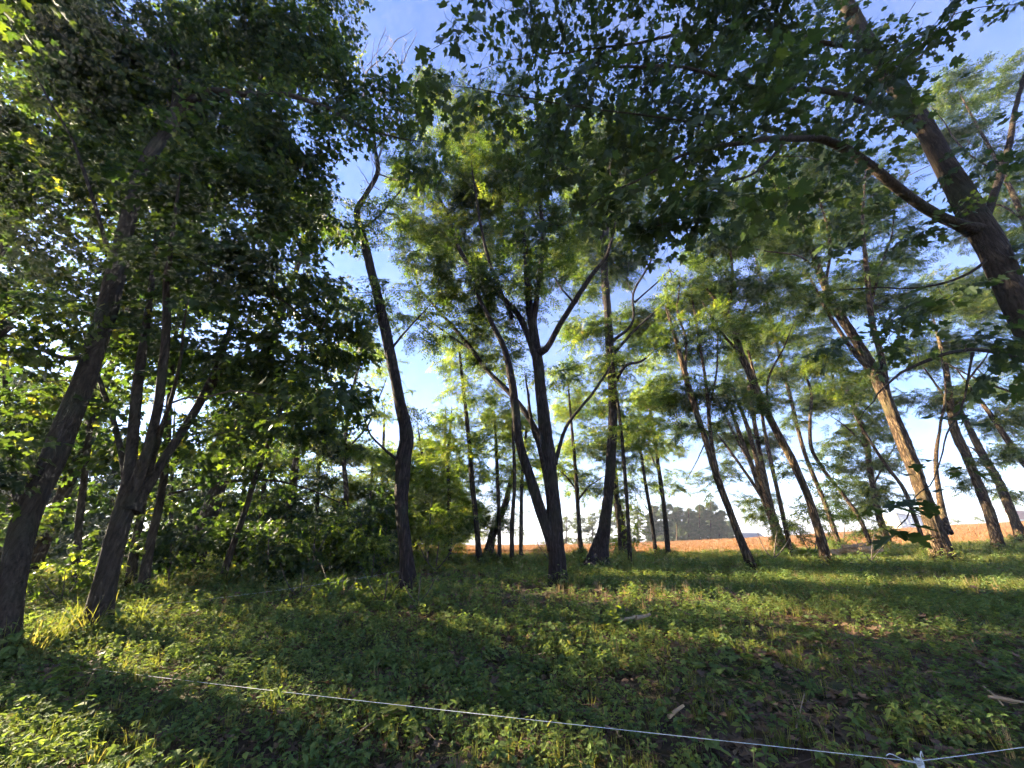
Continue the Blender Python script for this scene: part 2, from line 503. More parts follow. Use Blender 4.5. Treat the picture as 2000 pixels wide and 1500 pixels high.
def litter_patch(rng, n=10, leaf=.085, spread=.22):
    mb = MB()
    for k in range(n):
        lf = maple_leaf(False) if k % 3 else oval_leaf(.5)
        V = lf[0].copy(); V[:, 2] += .35*(V[:, 1]**2)+rng.uniform(-.2, .4)*(V[:, 0]-.4)**2
        V = V*leaf*rng.uniform(.6, 1.15)
        V = V@rotm(rng.uniform(-.35, .35), rng.uniform(-.35, .35), rng.uniform(0, 6.28)).T
        V += np.array((rng.uniform(-1, 1)*spread, rng.uniform(-1, 1)*spread, rng.uniform(.01, .035)))
        mb.add(V, lf[1], rng.uniform(0, 1))
    for k in range(2):
        a = rng.uniform(0, 6.28); o = np.array((rng.uniform(-1, 1)*spread, rng.uniform(-1, 1)*spread, .015))
        l = rng.uniform(.08, .25)
        stalk(mb, o, o+np.array((math.cos(a)*l, math.sin(a)*l, rng.uniform(0, .04))), .004, .6)
    return mb

def source(mb, mat, name):
    me = bpy.data.meshes.new(name)
    me.from_pydata(mb.verts().tolist(), [], mb.F)
    a = me.attributes.new('tint', 'FLOAT', 'POINT'); a.data.foreach_set('value', np.concatenate(mb.t).astype(np.float32))
    me.materials.append(mat); me.update()
    return bpy.data.objects.new(name, me)      # leaf geometry that the crown's nodes read

def scatter_nodes(name, sources):
    ng = bpy.data.node_groups.new(name, 'GeometryNodeTree')
    ng.interface.new_socket('Geometry', in_out='INPUT', socket_type='NodeSocketGeometry')
    ng.interface.new_socket('Geometry', in_out='OUTPUT', socket_type='NodeSocketGeometry')
    N, L = ng.nodes, ng.links
    gi = N.new('NodeGroupInput'); go = N.new('NodeGroupOutput')
    g2i = N.new('GeometryNodeGeometryToInstance')
    for s in reversed(sources):
        oi = N.new('GeometryNodeObjectInfo'); oi.inputs['Object'].default_value = s
        L.new(oi.outputs['Geometry'], g2i.inputs[0])
    ip = N.new('GeometryNodeInstanceOnPoints')
    ip.inputs['Pick Instance'].default_value = True
    def named(n, t):
        a = N.new('GeometryNodeInputNamedAttribute'); a.data_type = t; a.inputs['Name'].default_value = n
        return a.outputs['Attribute']
    e2r = N.new('FunctionNodeEulerToRotation')
    L.new(named('rot', 'FLOAT_VECTOR'), e2r.inputs[0])
    L.new(e2r.outputs[0], ip.inputs['Rotation'])
    L.new(named('siz', 'FLOAT'), ip.inputs['Scale'])
    L.new(named('var', 'INT'), ip.inputs['Instance Index'])
    L.new(gi.outputs[0], ip.inputs['Points'])
    L.new(g2i.outputs[0], ip.inputs['Instance'])
    L.new(ip.outputs[0], go.inputs[0])
    return ng, len(sources)

def scatter_obj(name, P, rot, siz, group, parent=None, rng=None):
    me = bpy.data.meshes.new(name)
    P = np.asarray(P, np.float32); n = len(P)
    me.vertices.add(n)
    me.vertices.foreach_set('co', P.ravel())
    a = me.attributes.new('rot', 'FLOAT_VECTOR', 'POINT'); a.data.foreach_set('vector', np.asarray(rot, np.float32).ravel())
    a = me.attributes.new('siz', 'FLOAT', 'POINT'); a.data.foreach_set('value', np.asarray(siz, np.float32))
    a = me.attributes.new('var', 'INT', 'POINT'); a.data.foreach_set('value', rng.integers(0, group[1], n).astype(np.int32))
    me.update()
    o = bpy.data.objects.new(name, me); COL.objects.link(o)
    md = o.modifiers.new('leaves', 'NODES'); md.node_group = group[0]
    if parent is not None: o.parent = parent
    o['kind'] = 'stuff'
    return o

def grp(name, make, mat, n=3):
    return scatter_nodes(name, [source(make(np.random.default_rng(100+17*k)), M[mat], name+'_piece') for k in range(n)])

G = {
 'maple': grp('maple_foliage', lambda r: maple_spray(r, .55, 10, .132), 'maple', 6),
 'maple_near': grp('near_maple_foliage', lambda r: maple_spray(r, .5, 9, .125, True), 'maple_near', 6),
 'robinia': grp('robinia_foliage', lambda r: robinia_spray(r, .62, 12, .28, .092, 4), 'robinia', 6),
 'robinia_light': grp('light_robinia_foliage', lambda r: robinia_spray(r, .62, 13, .28, .090, 4), 'robinia_light', 5),
 'shrub': grp('shrub_foliage', lambda r: oval_spray(r, .5, 22, .09), 'shrub', 3),
 'far': grp('far_foliage', lambda r: tuft_far(r), 'far', 3),
 'pine': grp('pine_foliage', lambda r: needle_tuft(r, 70, .7), 'pine', 3),
 'herb': grp('herb_growth', lambda r: herb(r), 'herb', 4),
 'nettle': grp('nettle_growth', lambda r: herb(r, 14, .30, .085, .5, .5), 'herb', 3),
 'ivy': grp('ivy_growth', lambda r: lobed_herb(r), 'herb', 3),
 'grass': grp('grass_growth', lambda r: grass_tuft(r), 'grass', 3),
 'straw': grp('straw_growth', lambda r: grass_tuft(r, 14, .5, .005, .1, .35), 'straw', 3),
 'stubble': grp('stubble_growth', lambda r: grass_tuft(r, 16, .22, .008, .3, .15), 'stubble', 3),
 'litter': grp('litter_cover', lambda r: litter_patch(r), 'litter', 4),
}
# spray size in metres, clump radius in metres
SPEC = {'maple': (.62, .50), 'maple_near': (.6, .42), 'robinia': (.60, .50), 'robinia_light': (.62, .55), 'shrub': (.45, .35), 'far': (1.2, .9), 'pine': (.9, .6)}

AREA = {'maple': .085, 'maple_near': .085, 'robinia': .125, 'robinia_light': .13, 'shrub': .04, 'far': .55, 'pine': .40}
def crown_points(rng, sp, centres, dens, sz=1.0):
    """centres: (centre, radii, density factor) ellipsoids; returns points, rotations, sizes, clump centres"""
    size, crad = SPEC[sp]
    P, Ro, Si, CC = [], [], [], []
    for c, rad, k in centres:
        rad = np.asarray(rad, float)
        area = math.pi*rad[0]*rad[2]
        n = max(5, int(dens*k*area/AREA[sp]/sz**2))
        nc = max(3, int(n/(15 if sp.startswith('maple') else 11)))
        d = rng.normal(size=(nc, 3)); d /= np.linalg.norm(d, axis=1)[:, None]
        cc = c+d*rad*(rng.uniform(0, 1, nc)**(1/2.3))[:, None]
        wgt = rng.lognormal(0, .75, nc); wgt /= wgt.sum()
        idx = rng.choice(nc, n, p=wgt)
        sprd = min(crad, rad.min()*.6)
        off = rng.normal(size=(n, 3))*np.array((1, 1, .5))*sprd*.8*sz
        p = cc[idx]+off
        out = p-c; yaw = np.arctan2(out[:, 1]*.6+off[:, 1], out[:, 0]*.6+off[:, 0])+rng.normal(0, .7, n)
        P.append(p); CC.append(cc)
        Ro.append(np.stack([rng.normal(0, .35, n), rng.normal(.18, .40, n), yaw], 1))
        Si.append(rng.uniform(.6, 1.35, n)*sz)
    return np.vstack(P), np.vstack(Ro), np.concatenate(Si), np.vstack(CC)

TREES = {}
def tree(key, name, label, sp, trunk, limbs=(), blobs=(), dens=3.0, Y=None, bark='bark_robinia', lean=0.0, group=None,
         seed=1, furrow=.06, dspread=1.0, cat='tree', twigr=.011, wblobs=(), flare=.42, kdepth=.8, extra_limb_mat=None, sides=None, twigs=True, sz=1.0, ws=.65):
    rng = np.random.default_rng(seed*7+11)
    if Y is None: Y = on_ground(trunk[0][0], trunk[0][1])
    n = len(trunk)
    base = at(trunk[0][0], trunk[0][1], Y)
    base[2] = float(ground_h(base[0], base[1]))
    root = empty(name, base)
    tag(root, label, cat, group)
    def path(pl, y0, y1):
        L = max(1, len(pl)-1); out = []
        for k, (px, py, w) in enumerate(pl):
            yy = y0+(y1-y0)*k/L
            p = at(px, py, yy)
            out.append((*p, px_radius(px, py, yy, w*ws)))
        a, b = np.array(out[-2]), np.array(out[-1])
        e = b+(b-a)*.55; e[3] = b[3]*.3
        out.append(e)
        return np.array(out)
    T = path(trunk, Y, Y+lean)
    T[0, :3] = base-np.array((0, 0, .12))
    length = np.linalg.norm(np.diff(T[:, :3], axis=0), axis=1).sum()
    big = trunk[0][2] > 22
    m = max(8, min(150, int(length/(.10 if big else .3))))
    sd = sides or (30 if big else 10)
    Tc = catmull(T, m)
    V, Fq = tube(Tc[:, :3]-base, np.maximum(Tc[:, 3], .006), sd, furrow if big else furrow*.5, rng, flare)
    mesh_obj('trunk', V, Fq, M[bark], root)
    nodes = [Tc[:, :4]]
    for li, l in enumerate(limbs):
        opt = {}
        if isinstance(l, dict): opt = l; l = opt['p']
        # a limb leaves the trunk or an earlier limb at the point nearest in the picture
        allp = np.vstack(nodes)
        u = allp[:, 0]/allp[:, 1]; 
        q = at(l[0][0], l[0][1], Y)
        z = (allp[:, 2]-EYE)/allp[:, 1]
        k = np.argmin((u-q[0]/q[1])**2+(z-(q[2]-EYE)/q[1])**2)
        y0 = allp[k, 1]
        dy = opt.get('dy', rng.uniform(-1, 1)*dspread*1.6)
        Lp = path(l, y0, y0+dy)
        ln = np.linalg.norm(np.diff(Lp[:, :3], axis=0), axis=1).sum()
        mm = max(6, min(60, int(ln/.18)))
        Lc = catmull(Lp, mm)
        Lc[:, :3] += np.cumsum(rng.normal(0, .012, (mm, 3)), axis=0)*np.linspace(0, 1, mm)[:, None]
        sl = np.r_[0, np.cumsum(np.linalg.norm(np.diff(Lc[:, :3], axis=0), axis=1))]
        Lc[:, 3] *= 1+.55*np.exp(-sl/(2.2*Lc[0, 3]))
        V, Fq = tube(Lc[:, :3]-base, np.maximum(Lc[:, 3], .004), 14 if l[0][2] > 12 else 8, .04, rng)
        mesh_obj('limb', V, Fq, M[opt.get('mat', extra_limb_mat or bark)], root)
        if opt.get('carry', True): nodes.append(Lc[:, :4])
    cen = []
    for b in blobs:
        px, py, rx, ry = b[:4]
        k = b[4] if len(b) > 4 else 1.0
        dY = b[5] if len(b) > 5 else rng.uniform(-.25, 1.35)*dspread
        yy = Y+lean*.5+dY
        c = at(px, py, yy)
        u, f, _ = ray(px, py)
        zc = yy/f
        wx = rx*zc/F/math.sqrt(1+u*u)**.5; wz = ry*zc/F
        cen.append((c, (wx, max(.5, (wx+wz)/2*kdepth), wz*.92), k))
    for b in wblobs:
        cen.append((np.array(b[:3], float), b[3:6], b[6] if len(b) > 6 else 1.0))
    if cen:
        P, Ro, Si, CC = crown_points(rng, sp, cen, dens, sz)
        ok = P[:, 2] > ground_h(P[:, 0], P[:, 1])+.25
        ok &= np.linalg.norm(P-np.array((0, 0, EYE)), axis=1) > 1.2
        P, Ro, Si = P[ok], Ro[ok], Si[ok]
        co = scatter_obj('crown', P-base, Ro, Si, G[sp], root, rng)
        if twigs:
            NP = np.vstack(nodes); mb = MB()
            reach = [np.array(NP[:, :3])]
            order = np.argsort([np.min(np.linalg.norm(NP[:, :3]-c, axis=1)) for c in CC])
            pool = NP[:, :3].copy()
            for oi in order:
                c = CC[oi]
                d = np.linalg.norm(pool-c, axis=1)+np.clip(pool[:, 2]-c[2], 0, None)*.8
                a = pool[np.argmin(d)]
                ln = np.linalg.norm(c-a)
                if ln < .08 or ln > 7: continue
                mid = (a+c)/2+np.array((rng.normal(0, .08), rng.normal(0, .08), rng.uniform(-.02, .16)))*ln
                mm = max(4, min(9, int(ln/.35)+3))
                pp = catmull(np.array([a, mid, c]), mm)
                pp[1:] += rng.normal(0, .012*min(ln, 3), (mm-1, 3))
                r0 = twigr*(.5+.55*min(ln, 3.5))
                V, Fq = tube(pp-base, np.linspace(r0, .004, mm), 5, 0, rng)
                mb.add(V, Fq)
                pool = np.vstack([pool, pp[1:]])
            if mb.n:
                o = mb.build('twigs', M['twig'], root); o['kind'] = 'stuff'
    TREES[key] = (root, base, nodes, Y, pool if (cen and twigs) else None)
    return root
# ------------------------------------------------------------------ ground, field
def axis(lo, hi, a, b, step, g):
    mid = list(np.arange(a, b+1e-6, step))
    up = []; v = mid[-1]; s = step
    while v < hi: s = min(s*g, 40); v += s; up.append(v)
    dn = []; v = mid[0]; s = step
    while v > lo: s = min(s*g, 40); v -= s; dn.append(v)
    return np.array(dn[::-1]+mid+up)
GX = axis(-500, 700, -16, 26, .3, 1.12)
GY = axis(-60, 900, -4, 34, .3, 1.06)

def sheet(name, xs, ys, dz, mat):
    X, Yg = np.meshgrid(xs, ys)
    Z = ground_h(X, Yg)+dz
    V = np.stack([X, Yg, Z], -1).reshape(-1, 3)
    nx, ny = len(xs), len(ys)
    i = np.arange(ny-1)[:, None]*nx; j = np.arange(nx-1)[None, :]
    Fq = np.stack([i+j, i+j+1, i+nx+j+1, i+nx+j], -1).reshape(-1, 4)
    return tag(mesh_obj(name, V, Fq, mat), kind='structure')

def ground_material():
    m, nt, N, L, out = new_mat('forest_floor')
    tc = N.new('ShaderNodeTexCoord')
    n1 = N.new('ShaderNodeTexNoise'); n1.inputs['Scale'].default_value = 3.5; n1.inputs['Detail'].default_value = 10; n1.inputs['Roughness'].default_value = .7
    n2 = N.new('ShaderNodeTexNoise'); n2.inputs['Scale'].default_value = .5; n2.inputs['Detail'].default_value = 6
    vo = N.new('ShaderNodeTexVoronoi'); vo.inputs['Scale'].default_value = 16
    for n in (n1, n2, vo): L.new(tc.outputs['Object'], n.inputs['Vector'])
    soil = ramp(nt, [(.25, (.022, .015, .010)), (.5, (.055, .036, .022)), (.75, (.11, .075, .045))]); L.new(n1.outputs['Fac'], soil.inputs['Fac'])
    leafy = ramp(nt, [(.0, (.03, .02, .012)), (.5, (.09, .055, .03)), (1, (.16, .105, .06))]); L.new(vo.outputs['Color'], leafy.inputs['Fac'])
    mx = N.new('ShaderNodeMix'); mx.data_type = 'RGBA'; mx.inputs['Factor'].default_value = .5
    L.new(soil.outputs[0], mx.inputs['A']); L.new(leafy.outputs[0], mx.inputs['B'])
    gm = ramp(nt, [(.42, (0, 0, 0)), (.6, (.8, .8, .8))]); L.new(n2.outputs['Fac'], gm.inputs['Fac'])
    gcol = ramp(nt, [(.3, (.03, .05, .014)), (.7, (.085, .10, .03))]); L.new(n1.outputs['Fac'], gcol.inputs['Fac'])
    m2 = N.new('ShaderNodeMix'); m2.data_type = 'RGBA'
    L.new(gm.outputs[0], m2.inputs['Factor']); L.new(mx.outputs['Result'], m2.inputs['A']); L.new(gcol.outputs[0], m2.inputs['B'])
    # beyond the wood the ground is open meadow
    sx = N.new('ShaderNodeSeparateXYZ'); L.new(tc.outputs['Object'], sx.inputs[0])
    mr = N.new('ShaderNodeMapRange'); mr.inputs['From Min'].default_value = 16; mr.inputs['From Max'].default_value = 24
    L.new(sx.outputs['Y'], mr.inputs['Value'])
    mead = ramp(nt, [(.3, (.06, .075, .02)), (.7, (.17, .16, .05))]); L.new(n1.outputs['Fac'], mead.inputs['Fac'])
    m3 = N.new('ShaderNodeMix'); m3.data_type = 'RGBA'
    L.new(mr.outputs[0], m3.inputs['Factor']); L.new(m2.outputs['Result'], m3.inputs['A']); L.new(mead.outputs[0], m3.inputs['B'])
    p = N.new('ShaderNodeBsdfPrincipled'); p.inputs['Roughness'].default_value = .95; p.inputs['Specular IOR Level'].default_value = .15
    L.new(m3.outputs['Result'], p.inputs['Base Color'])
    b = N.new('ShaderNodeBump'); b.inputs['Strength'].default_value = .8; b.inputs['Distance'].default_value = .05
    L.new(n1.outputs['Fac'], b.inputs['Height']); L.new(b.outputs[0], p.inputs['Normal'])
    L.new(p.outputs[0], out.inputs['Surface'])
    return m

def field_material():
    m, nt, N, L, out = new_mat('stubble_field')
    tc = N.new('ShaderNodeTexCoord')
    mp = N.new('ShaderNodeMapping'); mp.inputs['Scale'].default_value = (.12, 1.6, 1); mp.inputs['Rotation'].default_value = (0, 0, .12)
    L.new(tc.outputs['Object'], mp.inputs['Vector'])
    n1 = N.new('ShaderNodeTexNoise'); n1.inputs['Scale'].default_value = 1.4; n1.inputs['Detail'].default_value = 8; n1.inputs['Roughness'].default_value = .7
    L.new(mp.outputs[0], n1.inputs['Vector'])
    n2 = N.new('ShaderNodeTexNoise'); n2.inputs['Scale'].default_value = 5; n2.inputs['Detail'].default_value = 6
    L.new(tc.outputs['Object'], n2.inputs['Vector'])
    ad = N.new('ShaderNodeMath'); ad.operation = 'MULTIPLY_ADD'; ad.inputs[1].default_value = .4; 
    L.new(n2.outputs['Fac'], ad.inputs[0]); 
    sc_ = N.new('ShaderNodeMath'); sc_.operation = 'MULTIPLY'; sc_.inputs[1].default_value = .6; L.new(n1.outputs['Fac'], sc_.inputs[0]); L.new(sc_.outputs[0], ad.inputs[2])
    r = ramp(nt, [(.3, (.115, .052, .014)), (.5, (.195, .093, .025)), (.7, (.28, .148, .044))])
    L.new(ad.outputs[0], r.inputs['Fac'])
    p = N.new('ShaderNodeBsdfPrincipled'); p.inputs['Roughness'].default_value = .95; p.inputs['Specular IOR Level'].default_value = .1
    L.new(r.outputs[0], p.inputs['Base Color'])
    b = N.new('ShaderNodeBump'); b.inputs['Strength'].default_value = 1; b.inputs['Distance'].default_value = .25
    L.new(n2.outputs['Fac'], b.inputs['Height']); L.new(b.outputs[0], p.inputs['Normal'])
    L.new(p.outputs[0], out.inputs['Surface'])
    return m

sheet('ground', GX, GY, 0, ground_material())
fx = GX[(GX > -60) & (GX < 230)]; fy = GY[(GY > 27.5) & (GY < 66)]
sheet('stubble_field', fx, fy, .05, field_material())

# ------------------------------------------------------------------ far buildings
M['cream'] = plain_mat('cream_render', (.62, .54, .40), (.72, .64, .50), 1.5)
M['panel'] = plain_mat('grey_panel', (.40, .41, .44), (.52, .53, .56), 1.5)
M['pane'] = plain_mat('window_glass', (.05, .07, .10), (.10, .13, .17), 2, .15, .5, 0)
M['frame'] = plain_mat('window_frame', (.66, .66, .66), (.75, .75, .75), 3)
M['roofgrey'] = plain_mat('grey_roof', (.12, .12, .13), (.19, .19, .20), 2)
M['roofred'] = plain_mat('red_roof', (.30, .11, .07), (.42, .17, .11), 2)
M['barnwall'] = plain_mat('barn_wall', (.26, .22, .19), (.36, .31, .27), 2)

def quad_building(name, label, A, C, B, z0, z1, mats, win, gable=0.0, roofmat='roofgrey', group=None):
    """A-C is the end wall, C-B the long wall; D closes the plan"""
    A, C, B = (np.array(p[:2], float) for p in (A, C, B))
    D = A+B-C
    root = empty(name, (C[0], C[1], z0)); tag(root, label, 'building', group)
    o = np.array((C[0], C[1], z0))
    def P(p, z): return np.array((p[0], p[1], z))-o
    H = z1
    for nm, a, b, mt in (('end_wall', A, C, mats[0]), ('long_wall', C, B, mats[1]), ('back_wall', B, D, mats[0]), ('back_wall', D, A, mats[1])):
        V = [P(a, z0), P(b, z0), P(b, H), P(a, H)]; Fs = [(0, 1, 2, 3)]
        d = (b-a)/np.linalg.norm(b-a); nrm = np.array((d[1], -d[0]))
        inn = [v+np.array((-nrm[0]*.3, -nrm[1]*.3, 0)) for v in V]
        V = V+inn; Fs += [(7, 6, 5, 4), (0, 4, 5, 1), (2, 6, 7, 3)]
        if gable and nm != 'long_wall' and mt is mats[0]:
            V.append(P((a+b)/2, H+gable)); Fs.append((3, 2, len(V)-1))
        w = mesh_obj(nm, V, Fs, M[mt], root, smooth_shade=False)
        if nm == 'long_wall':
            L_ = np.linalg.norm(b-a)
            for (s0, s1, h0, h1) in win:
                mb = MB(); fr = MB()
                def q(s, h, off): 
                    g = a+d*L_*s+nrm*off
                    return P(g, z0+(H-z0)*h)
                mb.add([q(s0, h0, .03), q(s1, h0, .03), q(s1, h1, .03), q(s0, h1, .03)], [(0, 1, 2, 3)])
                wo = mb.build('window', M['pane'], root, smooth_shade=False)
                t = .012
                for (x0, x1, y0, y1) in ((s0-t, s1+t, h1, h1+.025), (s0-t, s1+t, h0-.025, h0), (s0-t, s0, h0, h1), (s1, s1+t, h0, h1)):
                    fr.add([q(x0, y0, .08), q(x1, y0, .08), q(x1, y1, .08), q(x0, y1, .08)], [(0, 1, 2, 3)])
                fr.build('frame', M['frame'], wo, smooth_shade=False)
    ov = .3
    mb = MB()
    if gable:
        e = (B-C)/np.linalg.norm(B-C)*ov
        m1 = (A+C)/2-e; m2 = (B+D)/2+e
        g = (C-A)/np.linalg.norm(C-A)*ov
        c0, b0, a0, d0 = C-e+g, B+e+g, A-e-g, D+e-g
        dz = .25
        for (p, q_) in (((c0, b0), 0), ((d0, a0), 1)):
            r1, r2 = (m2, m1) if q_ == 0 else (m1, m2)
            V = [P(p[0], H-dz), P(p[1], H-dz), P(r1, H+gable), P(r2, H+gable)]
            V += [v+np.array((0, 0, .22)) for v in V]
            mb.add(V, [(0, 3, 2, 1), (4, 5, 6, 7), (0, 1, 5, 4), (1, 2, 6, 5), (2, 3, 7, 6), (3, 0, 4, 7)])
    else:
        g = .25
        cx = (A+B)/2
        pts = [cx+(p-cx)*(1+.03) for p in (A, C, B, D)]
        V = [P(p, H) for p in pts]+[P(p, H+.5) for p in pts]
        mb.add(V, [(3, 2, 1, 0), (4, 5, 6, 7), (0, 1, 5, 4), (1, 2, 6, 5), (2, 3, 7, 6), (3, 0, 4, 7)])
    mb.build('roof', M[roofmat], root, smooth_shade=False)
    return root

def xy(px, Y, py=1035): return at(px, py, Y)[:2]
zt = at(1763, 1004, 150)[2]
wins = [(s, s+.07, h, h+.12) for s in (.06, .19, .32, .45, .58, .71, .84) for h in (.60, .80)]
quad_building('apartment_block', 'flat roofed block with cream end wall and grey windowed side beyond the field', xy(1722, 160), xy(1763, 150), xy(1822, 185), -9, zt, ('cream', 'panel'), wins)
zt = at(1450, 1050, 120)[2]
quad_building('barn', 'low dark roofed barn showing over the field edge beside the pines', xy(1432, 125), xy(1447, 118), xy(1490, 124), -8, zt, ('barnwall', 'barnwall'), [(.4, .6, .2, .8)], gable=at(1450, 1042, 120)[2]-zt)
zt = at(1985, 1012, 120)[2]
quad_building('farmhouse', 'cream farmhouse with red roof at the right end of the field', xy(1978, 124), xy(1988, 118), xy(2050, 128), -5, zt, ('cream', 'cream'), [(.2, .3, .4, .7), (.6, .7, .4, .7)], gable=2.4, roofmat='roofred')
# ------------------------------------------------------------------ trees at the left
tree('T1', 'maple_tree', 'big dark maple leaning right at the left edge of the photo, trunk nearest at left', 'maple',
  [(-5,1300,150),(15,1180,105),(50,1020,98),(110,880,86),(165,740,78),(205,620,68),(235,500,60),(255,410,52),(290,310,46),(345,215,38),(340,110,26),(330,0,18)],
  [[(345,215,30),(410,180,26),(480,185,20),(560,185,16),(640,212,12),(710,245,8),(790,262,4)],
   [(180,690,26),(130,700,22),(60,670,18),(0,645,14)],
   [(215,500,18),(190,420,15),(160,330,13),(120,240,10),(80,170,7)],
   [(250,495,16),(330,492,13),(430,522,10),(530,575,8),(600,620,5)],
   [(300,300,18),(330,190,14),(300,90,11),(290,0,8)],
   [(270,360,16),(400,400,11),(500,360,8),(600,330,5)],
   [(480,185,12),(540,120,9),(600,60,7)]],
  [(90,90,150,120),(270,70,150,110),(440,70,130,110),(580,60,100,90),(665,30,40,40),(640,160,70,60),(100,270,150,110),(270,230,140,110),(440,250,130,90),(570,280,85,70),
   (690,250,50,24,.8),(770,235,45,38,1.1),(800,300,32,28,.9),(100,430,140,100),(290,400,130,100),(470,420,120,100),(585,400,80,80),(640,470,35,60),(430,560,100,80),(560,565,95,75),(640,600,40,50,.8),(340,560,90,70,.7)],
  dens=2.8, Y=5.2, bark='bark_maple', seed=1, dspread=1.3, lean=1.0, furrow=.03)
tree('T2', 'maple_tree', 'many stemmed maple forking low, right of the big leaning maple', 'maple',
  [(188,1238,105),(205,1140,78),(225,1060,72),(248,970,66),(256,900,44),(268,760,34),(285,640,26),(300,520,18),(310,400,12)],
  [[(252,985,44),(290,870,36),(312,760,32),(318,620,26),(322,480,16),(330,380,10)],
   [(255,1000,42),(320,900,34),(385,795,28),(430,700,22),(462,600,14),(480,520,8)],
   [(248,930,24),(222,830,20),(200,760,17),(182,700,12),(160,640,8)],
   [(290,930,20),(318,830,17),(345,740,13),(360,640,8)],
   [(400,780,12),(440,720,9),(470,690,6)]],
  [(330,660,110,80,.8),(470,700,90,70),(560,700,80,70),(400,830,90,70,.7),(610,660,70,60),(540,800,80,60),(640,780,50,60),(180,620,90,80,.8),(70,600,90,90,.8),(80,760,80,70,.7),(250,800,60,60,.5)],
  dens=2.3, bark='bark_maple', seed=2, dspread=1.2, furrow=.03)
MG = 'maples of the wood at the left'
def back(key, label, trunk, blobs, limbs=(), sp='maple', dens=1.8, seed=3, bark='bark_maple', group=MG, name='maple_tree', **k):
    return tree(key, name, label, sp, trunk, limbs, blobs, dens=dens, seed=seed, bark=bark, group=group, furrow=.03, **k)
back('B1', 'dark leaning maple trunk just behind the many stemmed maple', [(278,1172,42),(290,1080,32),(312,980,28),(325,890,24),(332,760,18),(345,640,12)], [(330,900,70,50,.8),(380,740,80,60),(250,700,60,60,.6)], seed=31)
back('B2', 'slim maple with trunk slanting to the right in front of the dry grass', [(428,1152,26),(450,1080,22),(475,1010,19),(500,930,17),(530,850,14),(565,760,10)], [(470,950,70,40,.4),(560,880,80,60,.6),(600,800,70,60),(520,760,70,50)], [[(330,965,9),(420,945,9),(500,938,8),(580,950,6),(660,980,4)]], seed=32)
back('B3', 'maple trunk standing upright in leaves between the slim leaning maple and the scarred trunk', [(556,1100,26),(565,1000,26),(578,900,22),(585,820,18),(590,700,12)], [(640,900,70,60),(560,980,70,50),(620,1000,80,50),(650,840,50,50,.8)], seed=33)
back('B4', 'shaded maple stump-like trunk behind the big leaning maple', [(150,1160,34),(152,1050,26),(165,930,24),(180,790,20),(190,650,14)], [(120,920,80,50,.5),(190,960,60,35,.35),(60,840,80,60,.7),(160,840,60,50,.7)], seed=34)
back('B5', 'maple at the far left edge with bright leaves behind the leaning trunk', [(60,1165,40),(40,1020,30),(20,880,26),(10,700,20)], [(20,1000,70,60),(40,500,90,80,.7),(20,350,90,90,.6),(20,760,70,60,.7)], seed=35)
back('B6', 'short thick maple trunk behind the many stemmed maple base', [(255,1158,44),(262,1080,30),(280,980,24),(300,860,18)], [(230,1060,60,40,.8),(300,1050,60,40,.8),(360,1010,60,45)], seed=36)
back('B7', 'tall maple deep in the wood behind the slim leaning maple', [(505,1075,16),(515,960,15),(520,840,12),(530,700,9)], [(480,840,90,60,.8),(430,1010,80,40,.5),(520,1040,90,30,.4),(400,920,70,50,.5)], seed=37, Y=17)
back('B8', 'pale leaved tree deep in the wood left of the scarred trunk', [(680,1070,16),(676,960,15),(672,880,13),(690,760,10),(715,660,7)], [(700,700,60,80,.7),(720,780,50,60,.5),(690,860,60,40,.8),(740,900,50,40)], [[(674,880,8),(720,830,6),(745,770,4)]], sp='robinia_light', seed=38, Y=20, dens=1.4)

# ------------------------------------------------------------------ scarred trunk
tree('T6', 'scarred_tree', 'tall bent trunk with a bark scar and dead topmost twigs left of centre', 'robinia',
  [(800,1170,62),(795,1110,44),(790,1050,40),(784,980,40),(788,900,44),(794,850,40),(780,780,34),(762,690,32),(745,610,30),(728,540,27),(708,460,24),(697,415,20),(715,380,14),(738,335,13),(733,290,10),(725,215,7)],
  [dict(p=[(725,250,6),(712,190,5),(716,140,4),(745,110,3),(770,80,2)], mat='deadwood', carry=False), dict(p=[(730,270,6),(745,180,5),(780,130,3),(800,85,2)], mat='deadwood', carry=False),
   dict(p=[(736,320,6),(765,240,4),(800,190,3),(822,130,2)], mat='deadwood', carry=False), dict(p=[(738,340,5),(775,350,3),(800,345,2)], mat='deadwood', carry=False),
   dict(p=[(780,235,4),(790,190,3),(815,160,2)], mat='deadwood', carry=False), dict(p=[(716,160,3),(705,120,2),(715,95,2)], mat='deadwood', carry=False),
   dict(p=[(745,150,3),(735,110,2),(750,70,2)], mat='deadwood', carry=False), dict(p=[(725,290,4),(700,240,3),(690,200,2)], mat='deadwood', carry=False),
   dict(p=[(735,290,3),(760,262,2),(775,225,2)], mat='deadwood', carry=False),
   [(784,905,10),(755,880,8),(725,850,6),(712,820,4)], [(758,690,9),(790,650,6),(830,610,4)], [(705,450,8),(740,420,6),(770,380,4)]],
  [(755,455,40,45,.9),(720,640,50,50,.6),(775,600,35,60,.7),(660,600,40,40,.6),(800,640,40,30,.5),(790,760,20,40,.5),(775,500,30,40,.6)],
  dens=2.2, bark='bark_grey', seed=6, dspread=1.0)

